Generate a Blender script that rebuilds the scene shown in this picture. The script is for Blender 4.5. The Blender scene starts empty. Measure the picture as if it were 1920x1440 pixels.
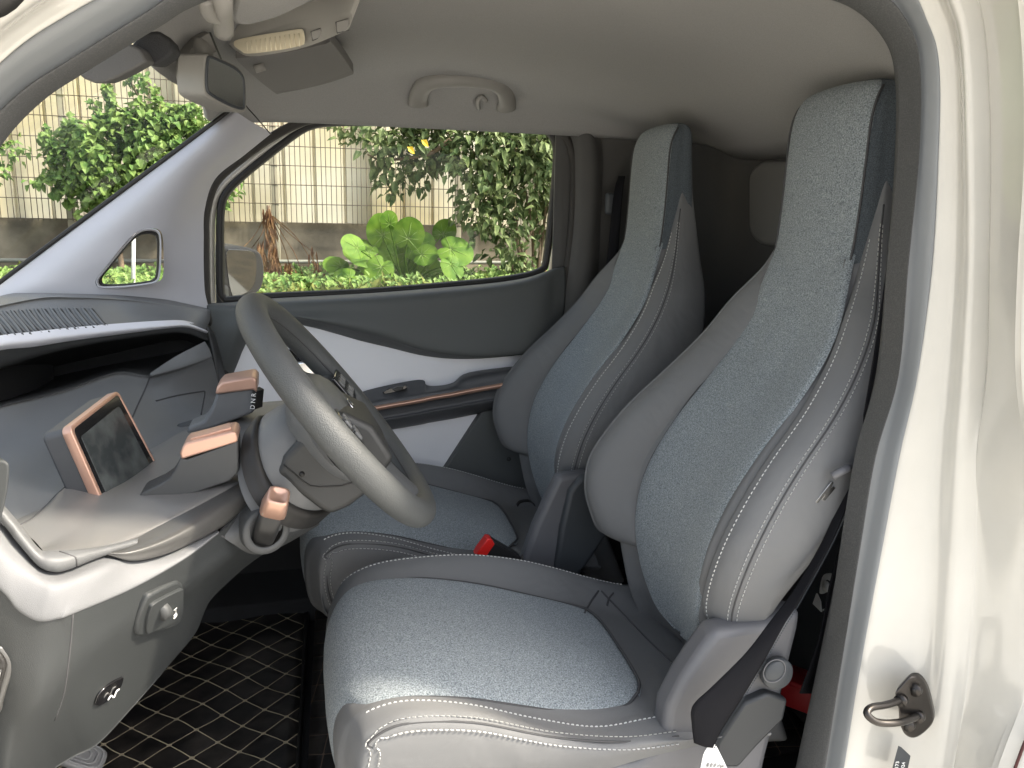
import bpy, bmesh, math, random
from mathutils import Vector, Matrix, noise
random.seed(7)
S = bpy.context.scene
COL = S.collection
# ------------------------------------------------------------------ camera
FPX = 1500.0; ROLL = math.radians(1.0); CZ = 1.45
YAW = math.radians(15.1507); PIT = math.radians(11.4133)
fw = Vector((math.sin(YAW)*math.cos(PIT), math.cos(YAW)*math.cos(PIT), -math.sin(PIT)))
r0 = Vector((math.cos(YAW), -math.sin(YAW), 0)); u0 = r0.cross(fw)
rt = math.cos(ROLL)*r0 + math.sin(ROLL)*u0
up = -math.sin(ROLL)*r0 + math.cos(ROLL)*u0
cam = bpy.data.cameras.new('camera'); co = bpy.data.objects.new('camera', cam); COL.objects.link(co)
cam.sensor_width = 36; cam.lens = FPX/1920*36; cam.clip_start = 0.05; cam.clip_end = 500
m = Matrix(((rt.x, up.x, -fw.x, 0), (rt.y, up.y, -fw.y, 0), (rt.z, up.z, -fw.z, CZ), (0, 0, 0, 1)))
co.matrix_world = m
S.camera = co
# ------------------------------------------------------------------ world, sun
w = bpy.data.worlds.new("World"); S.world = w; w.use_nodes = True
nt = w.node_tree; bg = nt.nodes['Background']
SUN = Vector((0.66, -0.30, 0.69)).normalized()
sky = nt.nodes.new('ShaderNodeTexSky'); sky.sky_type = 'NISHITA'; sky.sun_disc = False
sky.sun_elevation = math.asin(SUN.z); sky.sun_rotation = math.atan2(SUN.x, SUN.y)
sky.dust_density = 4.0; sky.air_density = 1.0; sky.ozone_density = 0.6
nt.links.new(sky.outputs[0], bg.inputs[0]); bg.inputs[1].default_value = 0.15
hs = nt.nodes.new('ShaderNodeHueSaturation'); hs.inputs['Saturation'].default_value = .5
nt.links.new(sky.outputs[0], hs.inputs['Color']); nt.links.new(hs.outputs[0], bg.inputs[0])
sl = bpy.data.lights.new('sun', 'SUN'); sl.energy = 2.7; sl.angle = math.radians(3); sl.color = (1, .9, .74)
so = bpy.data.objects.new('sun', sl); COL.objects.link(so); so.rotation_euler = (-SUN).to_track_quat('-Z', 'Y').to_euler()
S.view_settings.view_transform = 'Standard'; S.view_settings.look = 'None'
S.view_settings.gamma = 1; S.view_settings.exposure = 1.87
S.render.engine = 'CYCLES'
S.cycles.max_bounces = 10; S.cycles.diffuse_bounces = 6; S.cycles.transparent_max_bounces = 24
# ------------------------------------------------------------------ helpers: a point of the photo at its distance Y across the car
def ray(px, py): return fw + rt*((px-960)/FPX) + up*((720-py)/FPX)
def P(px, py, Y):
    d = ray(px, py); return Vector((0, 0, CZ)) + d*(Y/d.y)
def PX(px, py, X):
    d = ray(px, py); return Vector((0, 0, CZ)) + d*(X/d.x)
def PZ(px, py, Z):
    d = ray(px, py); return Vector((0, 0, CZ)) + d*((Z-CZ)/d.z)
def PP(pts, Y=None): return [P(p[0], p[1], Y if Y is not None else p[2]) for p in pts]
def V(*a): return Vector(a)

def cr1(p0, p1, p2, p3, t):
    return 0.5*((2*p1)+(p2-p0)*t+(2*p0-5*p1+4*p2-p3)*t*t+(3*p1-p0-3*p2+p3)*t*t*t)
def cr(pts, n=6, closed=False):
    pts = [Vector(p) for p in pts]; N = len(pts); out = []
    rng = N if closed else N-1
    for i in range(rng):
        if closed: a, b, c, d = pts[i-1], pts[i], pts[(i+1) % N], pts[(i+2) % N]
        else:
            b, c = pts[i], pts[i+1]
            a = pts[i-1] if i > 0 else 2*b-c
            d = pts[i+2] if i+2 < N else 2*c-b
        for k in range(n): out.append(cr1(a, b, c, d, k/n))
    if not closed: out.append(pts[-1])
    return out
def resample(pts, n, closed=False):
    pts = [Vector(p) for p in pts]
    if closed: pts = pts+[pts[0]]
    L = [0]
    for a, b in zip(pts, pts[1:]): L.append(L[-1]+(b-a).length)
    T = L[-1]; out = []; j = 0
    m = n if closed else n-1
    for i in range(n):
        s = T*i/m
        while j < len(L)-2 and L[j+1] < s: j += 1
        d = L[j+1]-L[j]
        out.append(pts[j].lerp(pts[j+1], (s-L[j])/d if d > 1e-9 else 0))
    return out

def mesh_obj(name, verts, faces, mat, parent=None, smooth=True, sol=0, bev=0, sub=0, offset=0, seg=2):
    me = bpy.data.meshes.new(name); me.from_pydata([tuple(v) for v in verts], [], faces); me.update()
    o = bpy.data.objects.new(name, me); COL.objects.link(o)
    if mat: me.materials.append(mat)
    if smooth: me.polygons.foreach_set('use_smooth', [True]*len(me.polygons))
    if sol:
        s = o.modifiers.new('s', 'SOLIDIFY'); s.thickness = sol; s.offset = offset
    if bev:
        b = o.modifiers.new('b', 'BEVEL'); b.width = bev; b.segments = seg; b.limit_method = 'ANGLE'; b.angle_limit = math.radians(35); b.harden_normals = False
    if sub:
        s = o.modifiers.new('d', 'SUBSURF'); s.levels = sub; s.render_levels = sub
    if parent is not None: o.parent = parent
    return o
def grid_faces(R, C, closed_u=False):
    f = []
    for i in range(R-1):
        for j in range(C if closed_u else C-1):
            j2 = (j+1) % C
            f.append((i*C+j, i*C+j2, (i+1)*C+j2, (i+1)*C+j))
    return f
def fine(rows, nu=6, nv=6, closed=False):
    rr = [cr(r, nu, closed) for r in rows]
    C = len(rr[0]); cols = [cr([r[j] for r in rr], nv) for j in range(C)]
    R = len(cols[0])
    return [[cols[j][i] for j in range(C)] for i in range(R)]
def loft(name, rows, mat, parent=None, nu=6, nv=6, closed=False, sol=0, cap=False, offset=0, sub=0):
    g = fine(rows, nu, nv, closed); R, C = len(g), len(g[0])
    f = grid_faces(R, C, closed)
    if cap: f.append(tuple(range(C))[::-1]); f.append(tuple(range((R-1)*C, R*C)))
    return mesh_obj(name, [v for r in g for v in r], f, mat, parent, sol=sol, offset=offset, sub=sub)
def frame_at(pts, i, closed):
    n = len(pts)
    a = pts[(i-1) % n] if (closed or i > 0) else pts[i]
    b = pts[(i+1) % n] if (closed or i < n-1) else pts[i]
    return (b-a).normalized()
def tube(name, pts, r, mat, parent=None, closed=False, sides=10, flat=1.0, normal=None, cap=True):
    n = len(pts); vs = []; prev = None
    for i, p in enumerate(pts):
        t = frame_at(pts, i, closed)
        if normal is not None: a = (normal - t*normal.dot(t)).normalized()
        else:
            if prev is None: prev = Vector((0, 0, 1)) if abs(t.z) < .9 else Vector((1, 0, 0))
            a = (prev - t*prev.dot(t)).normalized(); prev = a
        b = t.cross(a); rr = r[i] if isinstance(r, (list, tuple)) else r
        for k in range(sides):
            an = 2*math.pi*k/sides
            vs.append(p + a*math.cos(an)*rr*flat + b*math.sin(an)*rr)
    f = []
    for i in range(n if closed else n-1):
        for k in range(sides):
            i2 = (i+1) % n; k2 = (k+1) % sides
            f.append((i*sides+k, i*sides+k2, i2*sides+k2, i2*sides+k))
    if cap and not closed:
        f.append(tuple(range(sides))[::-1]); f.append(tuple((n-1)*sides+k for k in range(sides)))
    return mesh_obj(name, vs, f, mat, parent)
def prism(name, outline, ext, mat, parent=None, bev=0.003, smooth=True, seg=2):
    n = len(outline); ext = Vector(ext)
    vs = [Vector(p) for p in outline]+[Vector(p)+ext for p in outline]
    f = [tuple(range(n)), tuple(range(n, 2*n))[::-1]]+[(i, i+n, (i+1) % n+n, (i+1) % n) for i in range(n)]
    o = mesh_obj(name, vs, f, mat, parent, smooth=False, bev=bev, seg=seg)
    bm = bmesh.new(); bm.from_mesh(o.data); bmesh.ops.recalc_face_normals(bm, faces=bm.faces); bm.to_mesh(o.data); bm.free()
    if smooth:
        o.data.polygons.foreach_set('use_smooth', [True]*len(o.data.polygons))
        try: o.data.set_sharp_from_angle(angle=math.radians(40))
        except Exception: pass
    return o
def frame_strip(name, inner, outer, ext, mat, parent=None, bev=0.002):
    n = len(inner); ext = Vector(ext)
    vs = list(inner)+list(outer)+[p+ext for p in inner]+[p+ext for p in outer]
    f = []
    for i in range(n):
        j = (i+1) % n
        f += [(i, j, n+j, n+i), (2*n+i, 3*n+i, 3*n+j, 2*n+j), (i, 2*n+i, 2*n+j, j), (n+i, n+j, 3*n+j, 3*n+i)]
    return mesh_obj(name, vs, f, mat, parent, bev=bev)
def box(name, c, size, mat, parent=None, rot=None, bev=0.004, seg=3, taper=1.0):
    hx, hy, hz = [s/2 for s in size]; vs = []
    for z in (-hz, hz):
        k = taper if z > 0 else 1
        for x, y in ((-hx, -hy), (hx, -hy), (hx, hy), (-hx, hy)): vs.append(Vector((x*k, y*k, z)))
    if rot is not None: vs = [rot @ v for v in vs]
    c = Vector(c); vs = [v+c for v in vs]
    f = [(3, 2, 1, 0), (4, 5, 6, 7), (0, 1, 5, 4), (1, 2, 6, 5), (2, 3, 7, 6), (3, 0, 4, 7)]
    return mesh_obj(name, vs, f, mat, parent, bev=bev, seg=seg)
def join_meshes(name, objs, parent=None):
    """merge freshly built pieces of one part into one mesh (modifiers applied)"""
    dg = bpy.context.evaluated_depsgraph_get(); dg.update()
    bm = bmesh.new(); mats = []
    for o in objs:
        ev = o.evaluated_get(dg); me = ev.to_mesh(); n0 = len(bm.faces)
        bm.from_mesh(me); bm.faces.ensure_lookup_table()
        idx = []
        for mm in o.data.materials:
            if mm not in mats: mats.append(mm)
            idx.append(mats.index(mm))
        for fc in bm.faces[n0:]: fc.material_index = idx[min(fc.material_index, len(idx)-1)] if idx else 0
        ev.to_mesh_clear()
    me = bpy.data.meshes.new(name); bm.to_mesh(me); bm.free()
    for mm in mats: me.materials.append(mm)
    no = bpy.data.objects.new(name, me); COL.objects.link(no)
    if parent is not None: no.parent = parent
    for o in objs: bpy.data.objects.remove(o)
    return no
def tag(o, label, cat, group=None, kind=None):
    o['label'] = label; o['category'] = cat
    if group: o['group'] = group
    if kind: o['kind'] = kind
    return o
def thing(name, label, cat, group=None):
    o = bpy.data.objects.new(name, None); COL.objects.link(o); o.empty_display_size = .1
    return tag(o, label, cat, group)
def struct(o, label=None, cat=None):
    o['kind'] = 'structure'
    if label: o['label'] = label
    if cat: o['category'] = cat
    return o
def stitches(name, curve, mat, parent, nrm, step=0.0080, ln=0.0052, wd=0.0013, lift=0.001):
    """dashes of thread along a curve; nrm: function(point)->outward normal"""
    vs = []; f = []
    pts = resample(curve, max(3, int(sum((b-a).length for a, b in zip(curve, curve[1:]))/step)+1))
    for i in range(len(pts)-1):
        a = pts[i]; t = (pts[i+1]-a).normalized(); b = a+t*ln
        n = nrm(a); s = t.cross(n).normalized()*wd/2
        n = n*lift; base = len(vs)
        vs += [a-s, a+s, b+s, b-s, a+t*ln*.2+n*1.6, b-t*ln*.2+n*1.6]
        f += [(base, base+1, base+4), (base+1, base+2, base+5, base+4), (base+2, base+3, base+5), (base+3, base, base+4, base+5)]
    return mesh_obj(name, vs, f, mat, parent, smooth=False)
# ------------------------------------------------------------------ materials
def mat(name, col, rough=.6, bump=0, bscale=400, col2=None, cscale=400, cmix=(.4, .6), metal=0, coat=0, spec=.5, detail=2, stain=0, stscale=3, sheen=0, wrinkle=0):
    m = bpy.data.materials.new(name); m.use_nodes = True; n = m.node_tree.nodes; l = m.node_tree.links
    b = n['Principled BSDF']; b.inputs['Roughness'].default_value = rough; b.inputs['Metallic'].default_value = metal
    b.inputs['Base Color'].default_value = (*col, 1); b.inputs['Specular IOR Level'].default_value = spec
    if coat: b.inputs['Coat Weight'].default_value = coat; b.inputs['Coat Roughness'].default_value = .05
    if sheen: b.inputs['Sheen Weight'].default_value = sheen
    tc = n.new('ShaderNodeTexCoord'); co = tc.outputs['Object']
    src = None
    if col2:
        ns = n.new('ShaderNodeTexNoise'); ns.inputs['Scale'].default_value = cscale; ns.inputs['Detail'].default_value = detail
        l.new(co, ns.inputs['Vector'])
        r = n.new('ShaderNodeValToRGB'); r.color_ramp.elements[0].position = cmix[0]; r.color_ramp.elements[1].position = cmix[1]
        r.color_ramp.elements[0].color = (*col, 1); r.color_ramp.elements[1].color = (*col2, 1)
        l.new(ns.outputs[0], r.inputs[0]); src = r.outputs[0]
    if stain:
        n2 = n.new('ShaderNodeTexNoise'); n2.inputs['Scale'].default_value = stscale; n2.inputs['Detail'].default_value = 6
        l.new(co, n2.inputs['Vector'])
        mp = n.new('ShaderNodeMapRange'); mp.inputs[1].default_value = .3; mp.inputs[2].default_value = .7
        mp.inputs[3].default_value = 1-stain; mp.inputs[4].default_value = 1+stain
        l.new(n2.outputs[0], mp.inputs[0])
        mx = n.new('ShaderNodeVectorMath'); mx.operation = 'SCALE'
        if src: l.new(src, mx.inputs[0])
        else: mx.inputs[0].default_value = col
        l.new(mp.outputs[0], mx.inputs['Scale']); src = mx.outputs[0]
        # a bit of roughness variation too
        mr = n.new('ShaderNodeMapRange'); mr.inputs[3].default_value = max(0, rough-.08); mr.inputs[4].default_value = min(1, rough+.08)
        l.new(n2.outputs[0], mr.inputs[0]); l.new(mr.outputs[0], b.inputs['Roughness'])
    if src: l.new(src, b.inputs['Base Color'])
    if bump:
        nb = n.new('ShaderNodeTexNoise'); nb.inputs['Scale'].default_value = bscale; nb.inputs['Detail'].default_value = 3
        l.new(co, nb.inputs['Vector'])
        bp = n.new('ShaderNodeBump'); bp.inputs['Strength'].default_value = bump; bp.inputs['Distance'].default_value = .002
        l.new(nb.outputs[0], bp.inputs['Height']); l.new(bp.outputs[0], b.inputs['Normal'])
        if wrinkle:
            n3 = n.new('ShaderNodeTexNoise'); n3.inputs['Scale'].default_value = 7; n3.inputs['Detail'].default_value = 3; n3.inputs['Distortion'].default_value = .8
            l.new(co, n3.inputs['Vector'])
            b2 = n.new('ShaderNodeBump'); b2.inputs['Strength'].default_value = wrinkle; b2.inputs['Distance'].default_value = .012
            l.new(n3.outputs[0], b2.inputs['Height']); l.new(b2.outputs[0], bp.inputs['Normal'])
    return m
M = {}
M['cream'] = mat('cream_paint', (.52, .505, .46), .16, coat=.8, stain=.05, stscale=6)
M['seal'] = mat('door_seal_rubber', (.052, .053, .053), .75, bump=.4, bscale=900, col2=(.088, .088, .085), cscale=500, cmix=(.4, .8))
M['seal_band'] = mat('flange_rubber', (.19, .20, .205), .45, stain=.06)
M['black'] = mat('black_rubber', (.012, .011, .010), .55)
M['blackfrit'] = mat('black_plastic', (.02, .02, .02), .4)
M['roof'] = mat('headliner_felt', (.27, .263, .25), .95, bump=.35, bscale=1400, col2=(.31, .303, .29), cscale=700, stain=.03)
M['roof_pl'] = mat('warm_grey_plastic', (.235, .225, .205), .5, bump=.1, bscale=1200)
M['pillar'] = mat('lilac_grey_plastic', (.42, .42, .455), .62, bump=.15, bscale=1500, stain=.02)
M['strip'] = mat('pale_strip_plastic', (.66, .66, .70), .5)
M['band'] = mat('pale_fascia_plastic', (.145, .148, .153), .6, bump=.25, bscale=1200, stain=.03)
M['dash'] = mat('dark_dash_plastic', (.048, .050, .051), .48, bump=.28, bscale=1300, stain=.06)
M['fascia'] = mat('fascia_plastic', (.030, .033, .034), .5, bump=.28, bscale=1300, stain=.05)
M['dash2'] = mat('mid_dash_plastic', (.125, .128, .13), .46, bump=.28, bscale=1300, stain=.05)
M['tray'] = mat('tray_plastic', (.125, .123, .12), .36, bump=.15, bscale=1400, stain=.06)
M['lip'] = mat('lip_plastic', (.06, .059, .057), .30, bump=.12, bscale=1300, stain=.05)
M['doorp'] = mat('door_dark_plastic', (.076, .081, .080), .6, bump=.25, bscale=1300)
M['doorl'] = mat('door_light_plastic', (.74, .74, .76), .6, bump=.2, bscale=1300)
M['armr'] = mat('armrest_plastic', (.06, .062, .066), .5, bump=.2, bscale=1200)
M['copper'] = mat('copper_satin', (.60, .37, .28), .36, metal=.6, stain=.04, stscale=20)
M['fabric'] = mat('denim_fabric', (.085, .108, .122), .95, bump=1.0, bscale=800, col2=(.375, .41, .425), cscale=450, cmix=(.32, .70), detail=4, sheen=.15, wrinkle=.35, stain=.05)
M['fabric_d'] = mat('charcoal_fabric', (.035, .045, .055), .95, bump=.8, bscale=1000, col2=(.11, .13, .145), cscale=620, cmix=(.32, .7), detail=4, sheen=.1)
M['leather'] = mat('grey_leatherette', (.145, .147, .148), .72, bump=.35, bscale=1500, stain=.07, wrinkle=.55, spec=.35)
M['seatpl'] = mat('seat_plastic', (.105, .106, .113), .45, bump=.2, bscale=1400, stain=.04)
M['seatpl_d'] = mat('dark_seat_plastic', (.045, .05, .055), .5, bump=.2, bscale=1400)
M['thread'] = mat('white_thread', (.52, .52, .50), .7)
M['seam'] = mat('seam_groove', (.05, .05, .052), .8)
M['wheel'] = mat('wheel_leather', (.058, .062, .063), .5, bump=.5, bscale=600, stain=.06, stscale=12)
M['hub'] = mat('hub_plastic', (.085, .090, .094), .45, bump=.2, bscale=1300)
M['gloss'] = mat('gloss_black', (.01, .01, .011), .12, coat=.3)
M['column'] = mat('column_plastic', (.026, .027, .027), .5, bump=.25, bscale=1300)
M['carpet'] = mat('dark_carpet', (.024, .024, .025), .95, bump=.6, bscale=600)
M['bulk'] = mat('rear_trim', (.072, .070, .067), .8, bump=.3, bscale=500, stain=.08)
M['bulk_l'] = mat('rear_highlight', (.15, .145, .135), .5)  # paler than the rear trim: the bulkhead highlight put into the colour
M['belt'] = mat('belt_webbing', (.009, .009, .011), .85, spec=.15, bump=.6, bscale=1500)
M['chrome'] = mat('bright_steel', (.75, .74, .72), .18, metal=1)
M['steel'] = mat('dark_steel', (.055, .050, .046), .34, metal=.8)
M['red'] = mat('red_plastic', (.75, .02, .015), .35)
M['red_d'] = mat('deep_red_plastic', (.35, .008, .01), .5)
M['white'] = mat('white_label', (.8, .8, .78), .5)
M['ink'] = mat('black_ink', (.02, .02, .02), .6)
M['visor'] = mat('visor_fabric', (.17, .163, .155), .9, bump=.3, bscale=1200)
M['gap'] = mat('panel_gap_brown', (.07, .022, .02), .8)  # dark red-brown of the panel joint line
M['dome'] = mat('dome_plastic', (.40, .385, .35), .45, bump=.1, bscale=1200)
M['pocket'] = mat('pocket_plastic', (.025, .028, .031), .5, bump=.2, bscale=1000)
M['lamp'] = mat('lamp_lens', (.78, .70, .52), .3)
M['mirror'] = mat('mirror_glass', (.72, .74, .74), .02, metal=1)
M['mirror_d'] = mat('tinted_mirror_glass', (.14, .14, .135), .03, metal=1)
M['screen'] = mat('dusty_screen', (.035, .04, .042), .22, col2=(.10, .11, .11), cscale=22, cmix=(.45, .8), detail=8)
def glass(name, f=.06, tint=(.93, .97, .95)):
    m = bpy.data.materials.new(name); m.use_nodes = True; n = m.node_tree.nodes; l = m.node_tree.links
    for x in list(n):
        if x.type == 'BSDF_PRINCIPLED': n.remove(x)
    tr = n.new('ShaderNodeBsdfTransparent'); tr.inputs[0].default_value = (*tint, 1)
    gl = n.new('ShaderNodeBsdfGlossy'); gl.inputs['Roughness'].default_value = .02
    ge = n.new('ShaderNodeNewGeometry'); dt = n.new('ShaderNodeVectorMath'); dt.operation = 'DOT_PRODUCT'
    l.new(ge.outputs['Normal'], dt.inputs[0]); l.new(ge.outputs['Incoming'], dt.inputs[1])
    def mm(op, a, b_=None):
        x = n.new('ShaderNodeMath'); x.operation = op
        for i, v_ in enumerate((a, b_)):
            if v_ is None: continue
            if isinstance(v_, (int, float)): x.inputs[i].default_value = v_
            else: l.new(v_, x.inputs[i])
        return x.outputs[0]
    sch = mm('MULTIPLY', mm('POWER', mm('SUBTRACT', 1.0, mm('ABSOLUTE', dt.outputs['Value'])), 5.0), .55)
    fr = n.new('ShaderNodeMath'); fr.operation = 'ADD'; l.new(sch, fr.inputs[0]); fr.inputs[1].default_value = .018
    mx = n.new('ShaderNodeMixShader'); l.new(fr.outputs[0], mx.inputs[0]); l.new(tr.outputs[0], mx.inputs[1]); l.new(gl.outputs[0], mx.inputs[2])
    l.new(mx.outputs[0], n['Material Output'].inputs[0]); return m
M['glass'] = glass('window_glass')
M['frit'] = M['black']
# ================================================================== VAN BODY
van = thing('van_body', 'cream painted van body around the open front door, seen from outside', 'van')
# stations of the near door opening: inner seal, seal ridge, band start, paint start, then five paint lines
ST = [
 [(1470,1600),(1512,1600),(1520,1600),(1548,1600),(1612,1600),(1670,1600),(1725,1600),(1760,1600),(1810,1600)],
 [(1499,1440),(1540,1440),(1548,1440),(1577,1440),(1640,1440),(1700,1440),(1753,1440),(1786,1440),(1850,1440)],
 [(1536,1260),(1567,1260),(1578,1260),(1606,1260),(1665,1260),(1730,1260),(1770,1260),(1808,1260),(1900,1250)],
 [(1585,1014),(1604,1014),(1620,1014),(1651,1014),(1700,1014),(1750,1014),(1786,1014),(1825,1014),(1912,1014)],
 [(1610,850),(1632,850),(1650,850),(1682,850),(1725,850),(1765,850),(1790,850),(1828,850),(1895,850)],
 [(1647,700),(1675,700),(1688,700),(1715,700),(1745,700),(1780,700),(1803,700),(1850,700),(1898,700)],
 [(1667,500),(1692,500),(1705,500),(1742,500),(1765,500),(1795,500),(1812,500),(1855,500),(1903,500)],
 [(1683,300),(1712,300),(1718,300),(1753,300),(1775,300),(1800,300),(1810,300),(1857,300),(1910,300)],
 [(1684,150),(1715,140),(1722,138),(1755,130),(1768,125),(1795,115),(1803,110),(1850,95),(1905,80)],
 [(1662,75),(1698,55),(1706,52),(1733,45),(1748,35),(1772,18),(1783,10),(1825,-20),(1880,-60)],
 [(1595,14),(1640,-14),(1650,-20),(1680,-40),(1692,-55),(1712,-78),(1722,-90),(1755,-130),(1800,-180)],
 [(1480,-14),(1500,-62),(1505,-72),(1520,-102),(1526,-118),(1536,-150),(1540,-165),(1555,-215),(1575,-280)],
 [(1200,-70),(1203,-115),(1204,-125),(1206,-155),(1207,-172),(1209,-205),(1210,-220),(1213,-270),(1217,-335)],
 [(900,-95),(898,-140),(897,-150),(895,-180),(894,-197),(892,-230),(890,-245),(885,-290),(878,-350)],
 [(620,-70),(607,-112),(604,-122),(592,-150),(586,-165),(575,-195),(570,-208),(555,-250),(535,-300)],
 [(386,7),(362,-26),(355,-34),(318,-72),(306,-88),(285,-112),(275,-124),(248,-155),(215,-195)],
 [(298,56),(268,30),(258,24),(205,-12),(190,-26),(165,-45),(155,-53),(128,-75),(95,-105)],
 [(154,144),(126,118),(116,110),(72,66),(60,54),(45,38),(38,30),(26,12),(12,-8)],
 [(83,192),(52,166),(42,158),(2,122),(-10,110),(-26,92),(-34,82),(-50,58),(-70,28)],
 [(17,260),(-16,232),(-26,224),(-70,186),(-84,172),(-104,152),(-114,142),(-134,118),(-160,88)],
 [(-30,340),(-66,318),(-78,310),(-124,272),(-138,258),(-160,236),(-170,226),(-190,200),(-215,168)],
 [(-70,470),(-112,458),(-124,452),(-172,428),(-188,416),(-210,396),(-220,386),(-245,362),(-275,330)],
 [(-95,700),(-140,700),(-152,700),(-200,690),(-215,684),(-240,670),(-250,664),(-275,650),(-305,630)],
 [(-110,1000),(-155,1000),(-167,1000),(-215,1000),(-230,1000),(-255,1000),(-265,1000),(-290,1000),(-320,1000)],
 [(-60,1320),(-105,1330),(-117,1333),(-165,1345),(-180,1350),(-205,1358),(-215,1362),(-240,1370),(-270,1380)],
 [(60,1640),(30,1668),(22,1675),(-10,1705),(-22,1715),(-42,1730),(-50,1738),(-70,1755),(-95,1775)]]
YK = [.965, .935, .935, .915, .905, .892, .868, .855, .80]
rows = [[P(x, y, YY) for (x, y), YY in zip(r, YK)] for r in ST]
OC = V(.3, .93, 1.2)
def outw(p, k):
    d = p-OC; d.y = 0
    return d.normalized()*k
# painted frame with ridges, rolled round to the outer skin
paint = []
for r, s in zip(rows, ST):
    k, c1, g, r1, r2, o = r[3:9]
    n = (o-k).normalized()
    side = 1 if s[0][0] > 700 else -1
    paint.append([k+(k-V(.3, k.y, 1.2)).normalized()*.02+V(0, .03, 0), k, c1, g, r1+V(0, -.004, 0), r2, r2.lerp(o, .35)+V(0, .012, 0), o,
                  o+(o-r2).normalized()*.03+V(0, .002, 0), o+(o-r2).normalized()*.05+V(0, .03, 0)])
loft('door_frame_paint', paint, M['cream'], van, 5, 6)
loft('flange_band', [[r[1]+outw(r[1], .01)+V(0, .02, 0), r[1]+V(0, .004, 0), r[2].lerp(r[3], .15), r[2].lerp(r[3], .6)+V(0, -.010, 0), r[3]+V(0, -.006, 0), r[3]+V(0, .01, 0)] for r in rows], M['seal_band'], van, 4, 6)
loft('door_seal', [[r[0]+outw(r[0], .035)+V(0, .03, 0), r[0]+outw(r[0], .006)+V(0, .012, 0), r[0].lerp(r[1], .25)+V(0, -.012, 0), r[0].lerp(r[1], .72)+V(0, -.018, 0), r[1]+V(0, -.004, 0), r[1]+V(0, .03, 0)] for r in rows], M['seal'], van, 4, 6)
# panel behind the pillar gap
pts = []
for r, s in zip(rows[:10], ST[:10]):
    o = r[8]; e = o+(o-r[7]).normalized()*.05
    pts.append([e+V(-.002, .02, 0), e+V(.02, -.012, 0), e+V(.06, -.02, 0), e+V(.30, -.03, 0), e+V(.8, -.03, 0)])
loft('rear_side_panel', pts, M['cream'], van, 3, 6)
tube('panel_gap', cr([r[8]+(r[8]-r[7]).normalized()*.048+V(0.004, .0, 0) for r in rows[:10]], 6), .002, M['gap'], van, sides=6)
# windscreen pillar rubber outside, left top corner
tube('pillar_rubber', cr([r[8]+(r[8]-r[7]).normalized()*.03+V(-.005, .01, 0) for r in rows[15:22]], 6), .016, M['black'], van, sides=10)
# ---- headliner
HX = [-.19, -.12, 0.0, .25, .55, .85, 1.13]
HZ = [1.705, 1.78, 1.825, 1.845, 1.835, 1.775, 1.628]
hl = []
for X, Z in zip(HX, HZ):
    r = []
    zn = 1.71 if X < 0 else (1.765 if X < .7 else (1.72 if X < 1 else 1.62))
    zf = 1.69 if X < 0.0 else 1.695
    for Y, z in ((.972, zn+.03), (1.0, zn+.01), (1.08, Z-.025), (1.3, Z), (1.6, Z), (1.9, Z-.005), (2.05, Z-.03), (2.14, (Z+zf)/2), (2.195, zf)):
        if X > 1: z = {.972: 1.56, 1.0: 1.56, 1.08: 1.57, 1.3: 1.60, 1.6: 1.618, 1.9: 1.637, 2.05: 1.668, 2.14: 1.682}.get(Y, 1.69)
        r.append(V(X+(0.01 if X < -.1 and 1.2 < Y < 1.9 else 0)*-4*math.sin((Y-.97)/1.22*math.pi), Y, z if X > 1 and Y > 1.95 else min(z, Z)))
    hl.append(r)
loft('headliner', hl, M['roof'], van, 4, 5, sol=.012, offset=1)
# roof skin above
loft('roof_skin', [[V(X, Y, Z+.07-(.03 if Y in (.86, 2.32) else 0)) for Y in (.86, 1.0, 1.3, 1.6, 1.9, 2.2, 2.32)] for X, Z in zip([-.17, -.10, .1, .5, .9, 1.6, 2.6], [1.72, 1.79, 1.84, 1.86, 1.86, 1.86, 1.86])], M['cream'], van, 4, 4, sol=.01)
# ---- rear bulkhead
bk = []
for Z in (.36, .8, 1.2, 1.5, 1.70, 1.78):
    bk.append([V(.72, 2.235, Z), V(.86, 2.235, Z), V(1.0, 2.225, Z), V(1.08, 2.15, Z), V(1.13, 2.02, Z), V(1.145, 1.75, Z), V(1.145, 1.3, Z), V(1.12, 1.05, Z), V(1.0, .99, Z), V(.90, .985, Z), V(.86 if Z > 1 else .80, .984, Z)])
loft('rear_bulkhead', bk, M['bulk'], van, 5, 4, sol=.01)
# highlight on the bulkhead plastic, built as a pale raised panel
def rrect_plane(fn, x0, x1, y0, y1, r, n=6):
    out = []
    for cx, cy, a0 in ((x1-r, y0+r, -90), (x1-r, y1-r, 0), (x0+r, y1-r, 90), (x0+r, y0+r, 180)):
        for k in range(n+1):
            a = math.radians(a0+90*k/n); out.append(fn(cx+r*math.cos(a), cy+r*math.sin(a)))
    return out
prism('bulkhead_highlight', rrect_plane(lambda x, y: PX(x, y, 1.115), 1402, 1640, 300, 462, 38), (.03, 0, 0), M['bulk_l'], van, bev=.012, seg=4)
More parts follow.
